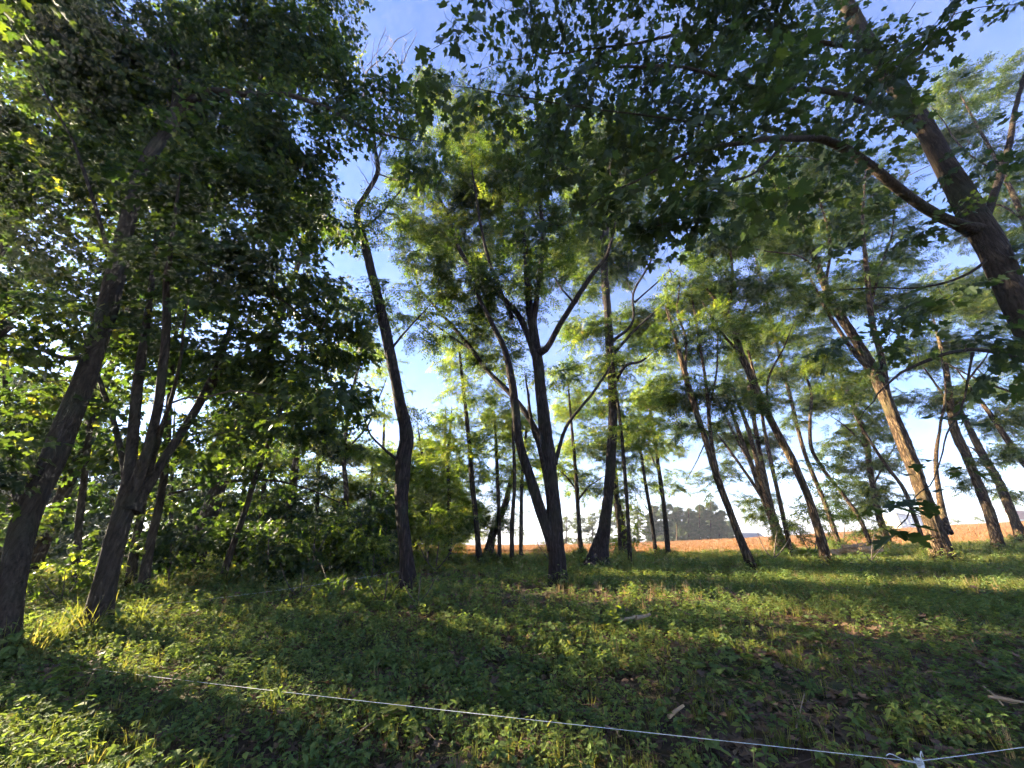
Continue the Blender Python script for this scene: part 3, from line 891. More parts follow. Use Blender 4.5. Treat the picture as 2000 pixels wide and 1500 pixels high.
# fine dead twigs of its top
rngT = np.random.default_rng(66); rt = TREES['T6']; mbt = MB()
yT = rt[3]
for (x0, y0, n, sp_, ln) in [(712,190,5,30,70),(716,140,4,30,60),(745,180,5,30,70),(780,130,4,26,55),(765,240,4,30,60),(800,190,5,24,60),(770,80,3,20,40),(740,330,5,50,70),(725,280,5,50,70),(712,420,4,60,60),(730,360,4,50,60)]:
    for q in range(n):
        a = rngT.uniform(-1.0, 1.0)
        p0 = np.array((x0+rngT.normal(0, 5), y0+rngT.normal(0, 8))); l = ln*rngT.uniform(.5, 1.2)
        pts = []; yy = yT+rngT.uniform(-.2, .2)
        for k in range(6):
            t = k/5
            pts.append(at(p0[0]+math.sin(a)*l*t+rngT.normal(0, 3)*t, p0[1]-math.cos(a)*l*t+rngT.normal(0, 3)*t, yy+.5*t*rngT.uniform(-1, 1)))
        V, Fq = tube(np.array(pts)-rt[1], np.linspace(.016, .006, 6), 5); mbt.add(V, Fq)
o = mbt.build('dead_twigs', M['deadwood'], rt[0]); o['kind'] = 'stuff'

# ------------------------------------------------------------------ central locusts
tree('T7', 'locust_tree', 'large dark forked locust in the middle with a wide spread of limbs', 'robinia',
  [(1090,1148,52),(1087,1080,46),(1082,1000,44),(1072,900,40),(1060,800,36),(1052,720,32),(1042,650,27),(1032,580,22),(1028,500,17),(1018,420,13),(1010,330,9)],
  [[(1085,1070,34),(1060,1010,32),(1040,950,30),(1012,860,27),(1004,780,24),(990,700,20),(962,640,15),(935,590,10)],
   [(1070,900,20),(1050,845,18),(1010,785,16),(950,722,14),(905,665,12),(850,605,9),(815,565,6),(805,530,4)],
   [(1048,690,20),(1068,680,18),(1090,640,17),(1118,595,16),(1150,545,14),(1185,500,11),(1200,440,8)],
   [(1045,690,20),(1015,620,17),(985,585,15),(940,545,14),(900,495,13),(880,440,11),(850,380,8)],
   [(1040,640,18),(1055,540,16),(1065,460,14),(1062,390,12),(1080,320,8)],
   [(1084,905,11),(1105,835,10),(1135,795,9),(1165,760,8),(1185,725,6)],
   [(1000,620,12),(960,520,10),(940,430,8),(930,350,6)],
   [(880,450,8),(830,460,6),(790,480,4)], [(930,690,6),(870,650,5),(800,600,3)],
   [(1065,440,8),(1095,440,7),(1115,420,5),(1130,390,3)], [(1075,1000,16),(1060,900,13),(1040,830,10),(1030,760,7)],
   [(1120,590,7),(1095,560,5),(1075,520,3)]],
  [(880,210,60,60,.8),(960,240,70,70,.8),(860,330,70,60),(950,350,80,70),(1050,330,70,70),(840,430,70,60),(930,450,80,60),(1030,440,70,60),(830,530,60,50,.8),(900,570,60,50,.9),(1000,540,60,60,.9),
   (890,640,50,50,.8),(970,650,55,50,.8),(1060,560,40,50,.7),(1000,720,45,45,.6),(1130,545,45,30,.5),(820,640,35,30,.5),(1080,740,30,40,.4)],
  dens=3.5, bark='bark_grey', seed=7, dspread=1.8)
tree('T8', 'locust_tree', 'dark upright locust with a wide flared foot right of the large forked locust', 'robinia',
  [(1165,1112,62),(1172,1070,42),(1182,1020,34),(1190,940,29),(1195,860,28),(1197,780,26),(1192,700,25),(1187,610,23),(1180,520,22),(1184,440,19),(1192,370,15),(1195,290,10)],
  [[(1195,760,12),(1220,715,10),(1250,705,8),(1280,680,5)],
   dict(p=[(1192,670,10),(1235,630,8),(1237,570,7),(1265,520,6),(1278,488,4)], mat='bark_grey'), dict(p=[(1240,590,6),(1285,550,5),(1310,530,4),(1330,545,2)], carry=False),
   [(1192,700,9),(1235,650,8),(1290,600,6),(1320,570,4)], [(1183,480,10),(1150,420,8),(1120,380,5)], [(1187,420,9),(1230,360,7),(1265,320,4)], [(1178,520,8),(1215,470,6),(1250,440,4)],
   dict(p=[(1300,560,4),(1312,540,3),(1306,520,2)], carry=False), dict(p=[(1237,580,3),(1225,545,2),(1228,520,1.5)], carry=False)],
  [(1160,330,70,60),(1240,320,70,60),(1150,430,50,50,.8),(1215,410,50,50,.8),(1175,540,50,45,.8),(1230,620,50,40,.8),(1270,650,45,30,.9),(1160,650,45,40,.8),(1195,280,60,50),(1290,600,30,25,.6),(1130,480,50,50,.8),(1240,500,50,50,.6),(1140,720,45,35,.6),(1180,760,35,35,.5)],
  dens=4.4, bark='bark_grey', seed=8, dspread=1.4, flare=.9)

# ------------------------------------------------------------------ light green row behind the centre
CG = 'thin young locusts behind the large forked locust'
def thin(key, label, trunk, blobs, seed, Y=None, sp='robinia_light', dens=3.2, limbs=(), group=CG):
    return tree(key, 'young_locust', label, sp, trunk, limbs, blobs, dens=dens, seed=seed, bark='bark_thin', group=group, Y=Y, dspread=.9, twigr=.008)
thin('C1', 'slender bright locust standing alone against the sky gap left of the forked locust', [(937,1110,22),(932,1040,17),(922,940,15),(915,850,13),(905,760,10),(898,690,7)], [(905,700,30,45,.8),(915,780,45,45),(925,860,45,45,.45),(890,890,40,40,.3),(915,955,40,20,.15),(880,840,30,40,.7)], 41)
thin('C2', 'first of three thin trunks close together left of the forked locust', [(976,1105,13),(975,1030,12),(972,940,11),(968,850,9)], [(970,830,45,50),(965,890,45,45,.5),(985,955,35,20,.15)], 42)
thin('C3', 'second of three thin trunks close together, lit on its left edge', [(1000,1112,14),(1000,1030,13),(1005,940,11),(1002,850,8)], [(1010,860,40,50,.6),(1015,930,35,25,.2)], 43)
thin('C4', 'third of three thin trunks, almost touching the forked locust', [(1017,1104,13),(1018,1020,12),(1020,930,10),(1030,820,7)], [(1035,900,35,50,.8),(1030,830,40,40,.7)], 44)
thin('C5', 'dark thick trunk leaning right in the shade behind the thin trunks', [(950,1078,26),(965,1035,24),(985,990,18),(1000,930,12)], [(960,1000,60,35,.8),(1000,940,50,40,.7)], 45, Y=24, sp='robinia')
thin('C6', 'thin locust in the gap between forked and upright locusts', [(1136,1090,15),(1130,1010,13),(1125,930,12),(1118,850,9),(1112,780,6)], [(1110,790,40,45,.8),(1125,870,45,40,.8),(1100,930,45,40,.7),(1150,950,35,35,.5),(1110,720,30,40,.5)], 46, limbs=[[(1130,975,6),(1150,950,5),(1170,935,3)],[(1128,960,6),(1105,930,5),(1085,915,3)]])
thin('C7', 'thin straight locust just right of the flared upright locust', [(1231,1112,13),(1227,1020,12),(1220,920,11),(1212,830,10),(1200,740,8),(1190,660,6)], [(1225,760,45,45,.7),(1240,850,45,45,.7),(1215,690,40,40,.6)], 47)
thin('C8', 'thin locust leaning left in front of the field, left of the pine clump', [(1282,1090,13),(1272,1010,11),(1260,940,10),(1250,870,8)], [(1255,850,40,45,.8),(1235,920,35,35,.6),(1270,790,40,40,.7)], 48)
thin('C9', 'locust with rusty tinted crown in front of the pine clump', [(1305,1086,17),(1298,1000,14),(1290,940,13),(1280,870,11),(1270,800,8)], [(1270,760,45,50,.9),(1300,850,45,50,.7),(1260,830,35,40,.6),(1320,940,35,30,.6),(1290,700,40,40,.6)], 49, limbs=[[(1290,930,6),(1270,880,5),(1268,830,3)]])
thin('C10', 'slim locust beside the scarred trunk, hung with light leaves', [(880,1095,13),(878,1000,12),(875,900,10),(880,830,7)], [(860,860,40,40,.8),(870,940,45,40),(840,980,45,40),(880,1010,45,35)], 50, Y=19)
thin('C11', 'leafy young locust right behind the scarred trunk', [(835,1090,13),(832,1000,11),(828,920,9),(820,860,6)], [(820,880,40,35),(840,920,40,40),(790,930,50,40),(830,1000,50,40),(800,1030,50,35)], 51, Y=22)
thin('C12', 'young locust with two thin stems behind the flared upright locust', [(1212,1085,12),(1206,990,11),(1198,900,9),(1205,800,7)], [(1200,880,40,40,.7),(1170,850,40,40,.6),(1205,960,35,35,.6),(1160,780,40,40,.6)], 52, Y=24, sp='robinia')
thin('C13', 'ivy wrapped dark locust behind the flared upright locust', [(1222,1082,30),(1214,1030,26),(1205,980,20),(1200,900,12)], [(1220,1010,40,30),(1240,1040,35,25),(1200,1050,30,25),(1230,980,40,30)], 53, Y=27, sp='shrub', dens=1.2)

thin('C14', 'low bright locust seen left of the scarred trunk deep in the wood', [(722,1088,11),(722,1000,10),(726,930,7)], [(715,960,50,40),(735,1010,50,40),(700,1040,50,30),(740,900,35,35,.7)], 54, Y=23)
thin('C15', 'low bright locust right behind the scarred trunk, the nearer of two', [(812,1088,11),(812,1000,10),(816,930,7)], [(820,955,45,40),(845,1000,45,38),(810,1035,50,30),(770,1000,40,40,.8)], 55, Y=24)
thin('C16', 'low bright locust right of the scarred trunk, the farther of two', [(868,1085,11),(868,1000,10),(872,930,7)], [(872,950,40,40),(890,1000,40,38),(865,1040,45,28),(930,1020,35,28,.6)], 56, Y=27)
# ------------------------------------------------------------------ locusts at the right
RG = 'locusts leaning in a row at the right'
def right(key, label, trunk, limbs, blobs, seed, dens=4.1, Y=None, sp='robinia', ws=.66, **k):
    return tree(key, 'locust_tree', label, sp, trunk, limbs, blobs, dens=dens, seed=seed, bark='bark_robinia', group=RG, Y=Y, dspread=1.2, ws=ws, **k)
right('R1', 'locust with a sharply slanting foot and two bare forks, leftmost of the right row', [(1475,1120,34),(1445,1050,25),(1420,985,22),(1400,930,21),(1375,850,18),(1352,780,17),(1338,730,17),(1325,680,13),(1308,625,9)],
  [[(1402,935,14),(1388,850,12),(1383,780,11),(1372,700,9),(1355,600,7)], [(1338,725,10),(1340,660,8),(1325,610,6),(1330,560,4)], [(1385,800,7),(1400,720,6),(1398,640,4)], dict(p=[(1380,860,4),(1360,900,3),(1345,925,2)], carry=False), dict(p=[(1325,640,4),(1305,600,3),(1315,560,2)], carry=False)],
  [(1340,560,40,60,.7),(1330,660,40,50,.7),(1390,640,45,50,.8),(1370,740,40,45,.7),(1430,760,45,45,.8),(1320,770,35,40,.6),(1350,850,35,35,.4)], 61)
right('R2', 'bundle of several narrow locust stems spreading from one foot', [(1533,1080,34),(1510,1020,26),(1490,965,22),(1465,900,16),(1445,850,13),(1425,790,9)],
  [[(1512,1020,20),(1485,930,16),(1465,850,14),(1440,780,10)], [(1520,1040,18),(1500,960,16),(1478,850,14),(1460,740,11),(1455,660,7)], [(1500,990,12),(1455,920,10),(1420,870,7)], [(1480,930,10),(1440,860,8),(1405,790,6)]],
  [(1440,870,45,45,.8),(1490,870,40,45,.6),(1400,830,35,35,.6),(1430,720,50,50,.8),(1500,760,40,50,.6),(1470,660,50,50,.8),(1420,940,35,25,.6),(1480,985,35,30,.8)], 62)
right('R3', 'thin locust stem close against the bundle of narrow stems', [(1548,1092,18),(1530,1010,15),(1512,930,14),(1495,850,12),(1480,760,10),(1460,680,7)], [], [(1540,1010,30,22,.6),(1550,1040,25,20,.6),(1480,660,50,45,.8),(1520,720,40,40,.6)], 63)
right('R4', 'straight sunlit locust leaning left in the middle of the right row', [(1617,1112,36),(1600,1040,29),(1578,970,26),(1545,895,25),(1510,830,24),(1475,755,22),(1448,690,20),(1425,630,17),(1405,598,14),(1385,570,8)],
  [[(1445,690,11),(1410,650,9),(1385,610,6)], [(1420,620,12),(1430,540,10),(1425,470,7),(1430,400,5)], [(1500,810,8),(1500,740,7),(1530,680,5),(1545,640,3)], [(1470,745,9),(1440,680,7),(1455,600,6),(1480,540,4)]],
  [(1380,560,40,40,.9),(1430,560,50,40,.9),(1440,470,55,60,.8),(1390,480,40,45,.7),(1500,560,45,45,.7),(1560,910,30,25,.5),(1600,960,25,40,.5),(1470,620,40,35,.6),(1410,400,45,40,.7),(1610,1010,25,25,.5)], 64)
right('R5', 'thin sinuous locust curving like a hook between two straight trunks', [(1705,1076,16),(1680,1015,15),(1650,970,14),(1610,920,13),(1585,875,13),(1582,820,11),(1585,770,10),(1572,730,7)], [], [(1575,710,45,35,.8),(1600,780,40,35,.7),(1560,800,30,30,.5),(1590,660,40,35,.6)], 65)
right('R6', 'locust with leaf tufts all along its trunk behind the hooked stem', [(1738,1072,30),(1715,1000,22),(1700,920,19),(1690,850,17),(1665,790,14),(1645,740,9)], [[(1695,880,9),(1660,840,7),(1635,820,4)], [(1700,960,8),(1730,900,6),(1745,870,4)]],
  [(1650,770,50,40,.9),(1690,830,45,40,.8),(1640,870,40,35,.7),(1680,910,45,40,.9),(1670,970,40,40,.9),(1640,1000,30,25,.6),(1720,960,40,30,.7),(1740,900,30,30,.5),(1700,1020,30,25,.6)], 66, Y=26)
right('R7', 'slim locust stem leaning left just before the big double trunk', [(1815,1086,18),(1790,1020,16),(1765,955,15),(1735,915,13),(1705,870,10),(1680,830,7)], [], [(1690,800,45,35,.7),(1730,860,35,30,.5),(1640,720,50,40,.7)], 67)
right('R8', 'big double trunked locust with deep furrowed sunlit bark at the right', [(1845,1100,82),(1828,1040,62),(1808,980,56),(1783,910,52),(1757,845,48),(1730,780,44),(1706,725,42),(1672,665,34),(1640,615,30),(1612,560,25),(1590,500,20),(1565,440,13),(1545,380,8)],
  [[(1735,790,26),(1722,700,24),(1705,640,22),(1697,570,20),(1690,500,16),(1685,420,11),(1690,350,7)], [(1705,730,20),(1670,690,18),(1635,640,15),(1610,600,11),(1590,560,8)], [(1612,560,12),(1622,480,11),(1610,420,9),(1590,360,6)],
   [(1700,600,11),(1720,520,9),(1740,460,7),(1745,400,5)], [(1600,530,9),(1560,500,7),(1500,490,5)], [(1812,1000,20),(1800,940,18),(1770,870,15),(1745,800,12)], [(1850,1040,30),(1837,980,25),(1828,900,17),(1836,840,12),(1846,770,9),(1840,700,6)]],
  [(1570,420,60,60),(1640,440,55,55,.9),(1530,500,50,50,.9),(1700,420,55,55,.8),(1620,560,50,50,.9),(1560,600,50,50,.9),(1690,560,55,50,.8),(1750,500,50,50,.8),(1770,600,50,45,.7),(1500,420,45,50,.8),(1650,350,60,50,.9),(1560,330,55,50,.9),(1740,680,45,35,.6),(1600,680,45,40,.6),(1660,760,50,35,.7)], 68, dens=4.0, ws=.60, furrow=.11, flare=.7, sides=44)
right('R9', 'tall furrowed locust with a dark foot right of the big double trunk', [(1950,1072,46),(1935,1010,38),(1912,950,35),(1888,890,33),(1865,840,31),(1855,780,24),(1848,720,17),(1830,650,10)], [[(1862,830,12),(1880,760,10),(1920,700,7)], [(1855,790,10),(1820,740,8),(1790,700,5)]],
  [(1850,640,60,45,.8),(1800,700,50,35,.7),(1900,680,50,40,.7),(1840,560,60,45,.8),(1900,590,60,45,.8),(1790,780,45,30,.6),(1890,760,40,30,.6),(1900,950,30,20,.5)], 69, furrow=.10, Y=21, flare=.25)
right('R10', 'furrowed locust second from the right edge of the photo', [(1995,1050,44),(1975,1000,34),(1950,940,31),(1920,890,28),(1895,840,22),(1870,790,14)], [[(1930,910,10),(1905,880,8),(1890,870,4)]],
  [(1860,770,45,35,.7),(1930,820,45,30,.6),(1960,880,40,25,.5),(1900,920,40,20,.5),(1980,960,40,20,.5),(1960,760,50,35,.6)], 70, furrow=.10, Y=25)
right('R11', 'locust trunk entering from the right edge of the photo', [(2150,1040,40),(2080,980,32),(2010,915,28),(1965,855,24),(1935,810,17),(1890,750,10)], [[(2060,800,14),(1990,770,11),(1920,745,9),(1860,715,5)]],
  [(1920,880,50,22,.6),(1960,800,60,35,.6),(2000,700,50,40,.8),(1940,440,60,60,.6),(1970,600,40,60,.7),(1990,860,30,25,.6),(1960,400,50,50,.7)], 71, Y=20)
right('R12', 'high feathery locust crown against the sky behind the leaning maple trunk', [(2230,1035,44),(2180,900,36),(2100,700,30),(2020,480,24),(1960,340,16),(1900,230,8)], [[(2000,430,10),(1950,400,8),(1900,420,5)], [(1960,340,8),(1890,300,7),(1840,240,4)]],
  [(1860,180,60,40,.9),(1920,170,55,35,.8),(1950,190,30,20,.6),(1880,250,50,40,.7),(1990,330,50,80,.9),(1800,250,50,50,.6),(1990,440,40,50,.7)], 72, Y=13, dens=3.0)
right('R13', 'locust whose crown fills the gap above the bundle of narrow stems', [(1640,1068,20),(1610,980,16),(1570,880,14),(1540,760,12),(1510,640,10),(1480,520,7)], [], [(1470,440,50,45,.8),(1530,470,40,40,.6),(1440,390,40,35,.7),(1580,760,40,35,.5),(1510,390,50,40,.7)], 73, Y=27)

# ------------------------------------------------------------------ foreground maple at the right
tree('T19', 'maple_tree', 'near maple with thick trunk slanting in from the right, large dark leaves overhead', 'maple_near',
  [(2436,1340,190),(2290,1100,140),(2150,880,125),(2050,720,118),(1995,610,112),(1940,490,104),(1895,410,92),(1850,330,76),(1800,240,66),(1745,160,58),(1700,90,52),(1660,20,44),(1620,-60,34),(1570,-160,20)],
  [dict(p=[(1905,450,50),(1840,425,44),(1770,380,38),(1690,315,33),(1620,272,28),(1540,265,22),(1450,270,16),(1340,285,11),(1240,330,6)], dy=-1.6),
   dict(p=[(1920,440,36),(1945,370,30),(1968,290,25),(1995,190,18),(2030,80,12)], dy=.3),
   dict(p=[(1800,250,34),(1760,230,28),(1690,200,24),(1600,175,18),(1480,170,14),(1340,130,10),(1200,120,6)], dy=-1.4),
   dict(p=[(1700,90,22),(1620,85,18),(1500,60,14),(1360,60,10),(1230,90,7),(1080,110,4)], dy=-1.0),
   dict(p=[(2060,735,26),(1990,700,22),(1900,682,18),(1810,700,14),(1740,740,9),(1700,790,5)], dy=-.6),
   dict(p=[(1900,690,10),(1880,780,8),(1845,860,6),(1825,930,5),(1780,985,4)], dy=-1.3),
   dict(p=[(1780,130,9),(1840,60,7),(1870,5,5),(1875,-40,3)], dy=-.6, carry=False),
   dict(p=[(1545,262,10),(1480,330,8),(1400,360,6),(1300,420,4)], dy=-.4),
   dict(p=[(1460,270,9),(1350,240,7),(1180,220,5),(1000,200,3)], dy=-.5),
   dict(p=[(1940,500,16),(1880,540,12),(1800,560,9),(1700,560,6)], dy=.1)],
  [(960,40,80,50,.9,-1.15),(930,150,55,60,1,-1.15),(1060,60,120,80,1,-0.95),(1200,90,130,90,1,-0.95),(1350,80,130,90,1,-0.75),(1490,90,120,90,1,-0.65),(1610,60,100,70,1,-0.45),(1020,200,90,80,1,-1.25),(1150,230,110,90,1.1,-1.25),(1290,230,120,90,1.1,-1.15),(1430,230,110,80,1.1,-1.05),(1560,210,100,80,1,-0.75),(1650,230,70,70,.8,-0.45),
   (1060,330,60,50,.8,-1.35),(1150,370,70,55,.9,-1.35),(1250,430,75,32,1,-1.35),(1290,350,80,50,.9,-1.25),(1400,330,80,55,1,-1.15),(1540,340,80,60,.9,-0.85),(1640,350,60,50,.6,-0.45),(1750,75,60,30,.7,-1.65),(1790,110,35,30,.7,-1.75),
   (1890,300,40,45,.5,-0.30),(1960,280,40,60,.5,0.20),(1700,470,80,40,.5,0.20),(1800,480,60,40,.5,0.30),(1780,590,80,35,.6,0.00),(1880,590,70,35,.6,0.10),(1960,520,60,50,.5,0.30),(1700,680,60,25,.5,-0.30),(1820,700,70,28,.55,-0.40),(1920,680,60,28,.5,-0.20),
   (1990,30,25,25,.4,-1.85),(1350,450,30,20,.4,-1.35),(1560,290,80,60,.8,1.2),(1660,190,80,70,.8,1.1),(1640,400,70,45,.6,1.0),(1500,400,60,40,.6,.9),(1720,300,60,50,.6,.9),(1600,120,80,60,.8,.9)],
  dens=1.3, Y=4.4, bark='bark_maple', seed=19, dspread=.6, furrow=.03, lean=0.0, kdepth=.7, twigr=.007)

# ------------------------------------------------------------------ trees left of the frame and behind the photographer: unseen, added for their shade
def shade_tree(key, label, x, y, h, r, seed, sp='maple', low=.35, k=1.0, dens=1.1):
    rng = np.random.default_rng(seed)
    root = empty('maple_tree' if sp == 'maple' else 'locust_tree', (x, y, float(ground_h(x, y)))); tag(root, label, 'tree', 'unseen shade trees beyond the left edge')
    z0 = float(ground_h(x, y))
    lx, ly = rng.normal(0, .6, 2)
    T = np.array([(0, 0, -.15, .0157*h), (lx*.2, ly*.2, h*.25, .012*h), (lx*.6, ly*.6, h*.55, .0085*h), (lx, ly, h*.95, .03)])
    Tc = catmull(T, 40)
    V, Fq = tube(Tc[:, :3], Tc[:, 3], 14, .03, rng, .5); mesh_obj('trunk', V, Fq, M['bark_maple'], root)
    cen = []
    for q in range(9):
        a = rng.uniform(0, 6.28); rr = r*rng.uniform(.2, .75); zz = h*rng.uniform(low, 1.0)
        s = r*rng.uniform(.35, .6)
        cen.append((np.array((lx+math.cos(a)*rr, ly+math.sin(a)*rr, zz)), (s, s, s*.7), k))
    P, Ro, Si, CC = crown_points(rng, sp, cen, dens)
    scatter_obj('crown', P, Ro, Si, G[sp], root, rng)
    mb = MB()
    for c, rad, _ in cen:
        i = np.argmin(np.abs(Tc[:, 2]-c[2]*.75)); a = Tc[i, :3]
        pp = catmull(np.array([a, (a+c)/2+np.array((0, 0, .3)), c]), 8)
        V, Fq = tube(pp, np.linspace(.0045*h, .0012*h, 8), 6, 0, rng); mb.add(V, Fq)
    o = mb.build('limbs', M['bark_maple'], root); o['kind'] = 'stuff'
# closing trees deep in the wood, far hedge and the trees beyond the field
DG = 'trees deep in the wood at the left'
for i, (px, yb, Yd, bl) in enumerate([
    (25, 1120, 22, [(10,980,90,80),(40,880,90,70),(0,760,80,80,.7),(50,1060,80,40)]), (120, 1115, 25, [(130,1000,80,70),(110,900,80,70),(140,790,80,60,.6),(130,1070,80,35)]),
    (215, 1110, 21, [(220,1010,70,70),(230,900,70,60),(210,800,70,60,.5),(220,1070,70,35)]), (330, 1105, 26, [(340,1000,80,60),(360,900,70,60,.8),(330,1060,80,35)]),
    (395, 1100, 30, [(400,980,80,60),(450,900,60,60,.7),(390,1050,80,30)]), (470, 1100, 23, [(480,1000,80,50),(500,910,70,60),(470,1060,80,35)]),
    (615, 1095, 24, [(620,980,80,60),(600,880,70,60,.9),(640,1050,80,35)]), (740, 1090, 25, [(740,1000,70,55),(720,920,60,50),(750,1060,70,35),(790,960,50,50)]), (860, 1088, 33, [(850,1000,60,50,.9),(830,930,50,50,.8),(870,1055,60,30),(860,870,40,40,.6)])]):
    tree('D%d' % i, 'background_tree', ['leafy tree at the far left edge deep behind the leaning maple', 'leafy tree deep in the wood, second from the left edge', 'leafy tree deep in the wood behind the many stemmed maple', 'leafy tree deep in the wood right of the many stemmed maple',
        'leafy tree deep in the wood over the dry grass patch', 'leafy tree deep in the wood behind the slim leaning maple', 'leafy tree deep in the wood midway to the scarred trunk', 'leafy tree deep in the wood directly behind the scarred trunk', 'leafy tree farthest back in the wood right of the scarred trunk'][i],
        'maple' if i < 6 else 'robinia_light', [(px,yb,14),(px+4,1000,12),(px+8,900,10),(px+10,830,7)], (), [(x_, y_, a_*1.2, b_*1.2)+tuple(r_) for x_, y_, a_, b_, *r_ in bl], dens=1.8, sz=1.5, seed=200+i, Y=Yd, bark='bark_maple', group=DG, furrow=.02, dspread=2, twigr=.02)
FG = 'tree row beyond the stubble field'
for i, (px, Yd, bl, w) in enumerate([(1105, 78, [(1105,1020,14,16),(1095,1035,12,12)], 5), (1128, 80, [(1128,1018,16,18),(1135,1032,14,12)], 5), (1156, 78, [(1156,1018,16,18),(1150,1034,14,14)], 5), (1185, 76, [(1185,1010,18,20),(1190,1032,16,14)], 6), (1215, 76, [(1215,1005,18,22),(1215,1035,18,14)], 6), (1245, 78, [(1245,1008,16,22),(1250,1035,16,14)], 6)]):
    tree('F%d' % i, 'background_tree', ['first', 'second', 'third', 'fourth', 'fifth', 'sixth'][i]+' round topped tree from the left in the row beyond the stubble field', 'far', [(px,1068,w),(px+1,1040,w*.8),(px+1,1015,w*.5)], (), bl+[(px,1056,17,11)], dens=4.5, sz=.4, seed=230+i, Y=Yd, bark='bark_maple', group=FG, furrow=.0, dspread=3, twigr=.03)
for i, (px, Yd, top) in enumerate([(1275, 80, 990), (1298, 78, 985), (1322, 82, 992), (1345, 80, 996), (1366, 79, 990), (1388, 81, 984), (1405, 80, 1000), (1420, 83, 1020)]):
    bl = []
    n = 5
    for q in range(n):
        t = q/(n-1); y = top+6+(1062-top-12)*t
        bl.append((px+(-1)**q*3, y, 11+10*t*(1.15-.3*t), 10, 1.0))
    tree('P%d' % i, 'pine_tree', ['leftmost pine of the dark clump beyond the field', 'second pine from the left in the clump beyond the field', 'third pine from the left in the clump beyond the field', 'fourth pine from the left in the clump beyond the field', 'fifth pine from the left in the clump beyond the field', 'tallest pine near the right end of the clump beyond the field', 'second pine from the right end of the clump beyond the field', 'low pine closing the right end of the clump beyond the field'][i],
        'pine', [(px,1062,5),(px,1030,4),(px,top+4,2)], (), bl, dens=7.5, sz=.36, seed=250+i, Y=Yd, bark='bark_robinia', group='pine clump beyond the field', furrow=.0, dspread=2, twigr=.03)
for i, (px, py, Yd, bl) in enumerate([(1592, 1052, 100, [(1592,1040,14,7)]), (1880, 1025, 125, [(1875,1016,16,8)]), (1910, 1022, 125, [(1912,1012,18,9)])]):
    tree('H%d' % i, 'field_bush', ['grey green bush on the field edge left of the straight sunlit locust', 'left bush on the far side of the field at the right', 'right bush on the far side of the field at the right'][i], 'far', [(px,py+4,3),(px,py-6,2)], (), bl, dens=1.3, seed=270+i, Y=Yd, group='bushes beyond the field', dspread=1, twigr=.03, cat='bush', furrow=0)
# unseen trees added outside the left edge to shade the clearing
for i, (x, y, h, r) in enumerate([(-12.5, 10.5, 11, 3.0), (-11, 3.0, 13, 3.2), (-19, 1.5, 15, 3.6), (-13, -3.5, 13, 3.2), (-26, 5, 16, 4), (-8, -1.5, 12, 3), (-14.5, 8, 21, 3.4), (-17, 13, 22, 3.6), (-12, 15, 20, 3.2)]):
    shade_tree('W%d' % i, 'unseen maple of the wood added outside the left edge for shade, '+['farthest forward', 'nearest the leaning maple', 'second row', 'behind the photographer', 'third row', 'beside the photographer', 'tall one of the front row', 'tall one of the second row', 'tall one farthest forward'][i], x, y, h, r, 300+i, low=(.32 if y > 14 else .66) if h > 18 else .35)
shade_tree('WS', 'unseen maple sapling added for shade outside the left edge beside the leaning maple', -8.2, 3.7, 4.6, 1.3, 340, low=.12, dens=2.0)  # added out of view to keep sun off the lower left corner
# understorey shrubs
SG = 'understorey shrubs'
for i, (px, py, bl, sp) in enumerate([
    (640, 1128, [(640,1070,60,45),(600,1040,50,40),(680,1040,50,40)], 'shrub'), (725, 1135, [(725,1085,55,40),(745,1040,45,40)], 'shrub'), (545, 1125, [(545,1060,60,45),(520,1020,50,40)], 'shrub'),
    (665, 1175, [(665,1145,45,26),(700,1150,40,24)], 'shrub'), (750, 1185, [(750,1160,40,24)], 'shrub'), (585, 1175, [(585,1150,45,22)], 'shrub'),
    (850, 1120, [(850,1085,35,25),(870,1075,25,20)], 'robinia_light'), (1075, 1100, [(1075,1075,22,22)], 'robinia_light'), (1590, 1090, [(1590,1070,35,18),(1565,1075,30,14)], 'robinia_light'),
    (1645, 1072, [(1640,1052,25,18)], 'robinia_light'), (1510, 1098, [(1500,1085,30,12),(1540,1088,25,10)], 'robinia_light'), (360, 1130, [(360,1080,50,35)], 'shrub'), (120, 1180, [(110,1120,60,40),(170,1100,50,40)], 'shrub'), (1700, 1100, [(1710,1088,40,12),(1750,1090,35,12)], 'shrub'),
    (815, 1185, [(812,1168,22,18)], 'shrub')]):
    lab = ['leafy shrub in the shade between the slim maple and the scarred trunk', 'dark shrub touching the scarred trunk on its left', 'shrub right of the dry grass patch', 'low leafy shrub in front of the string near the scarred trunk', 'small shrub at the foot of the scarred trunk, left side', 'low shrub left of the string in front of the wood',
           'light green shrub right of the scarred trunk', 'bright sunlit shrub behind the forked locust foot', 'feathery sunlit bush left of the straight sunlit locust', 'feathery bush behind the straight sunlit locust', 'low bush at the foot of the bundle of narrow stems', 'shrub in the wood above the dry grass patch', 'dark shrub behind the many stemmed maple base', 'low bush behind the brushwood pile', 'ivy tuft around the foot of the scarred trunk'][i]
    tree('S%d' % i, 'shrub', lab, sp, [(px,py,5),(px+3,py-25,4),(px+6,py-50,3)], [[(px,py-4,4),(px-20,py-30,3),(px-30,py-55,2)], [(px,py-4,4),(px+22,py-30,3),(px+34,py-50,2)]], bl, dens=1.3, seed=400+i, bark='twig', group=SG, dspread=.5, cat='shrub', furrow=0, flare=0, twigr=.006)

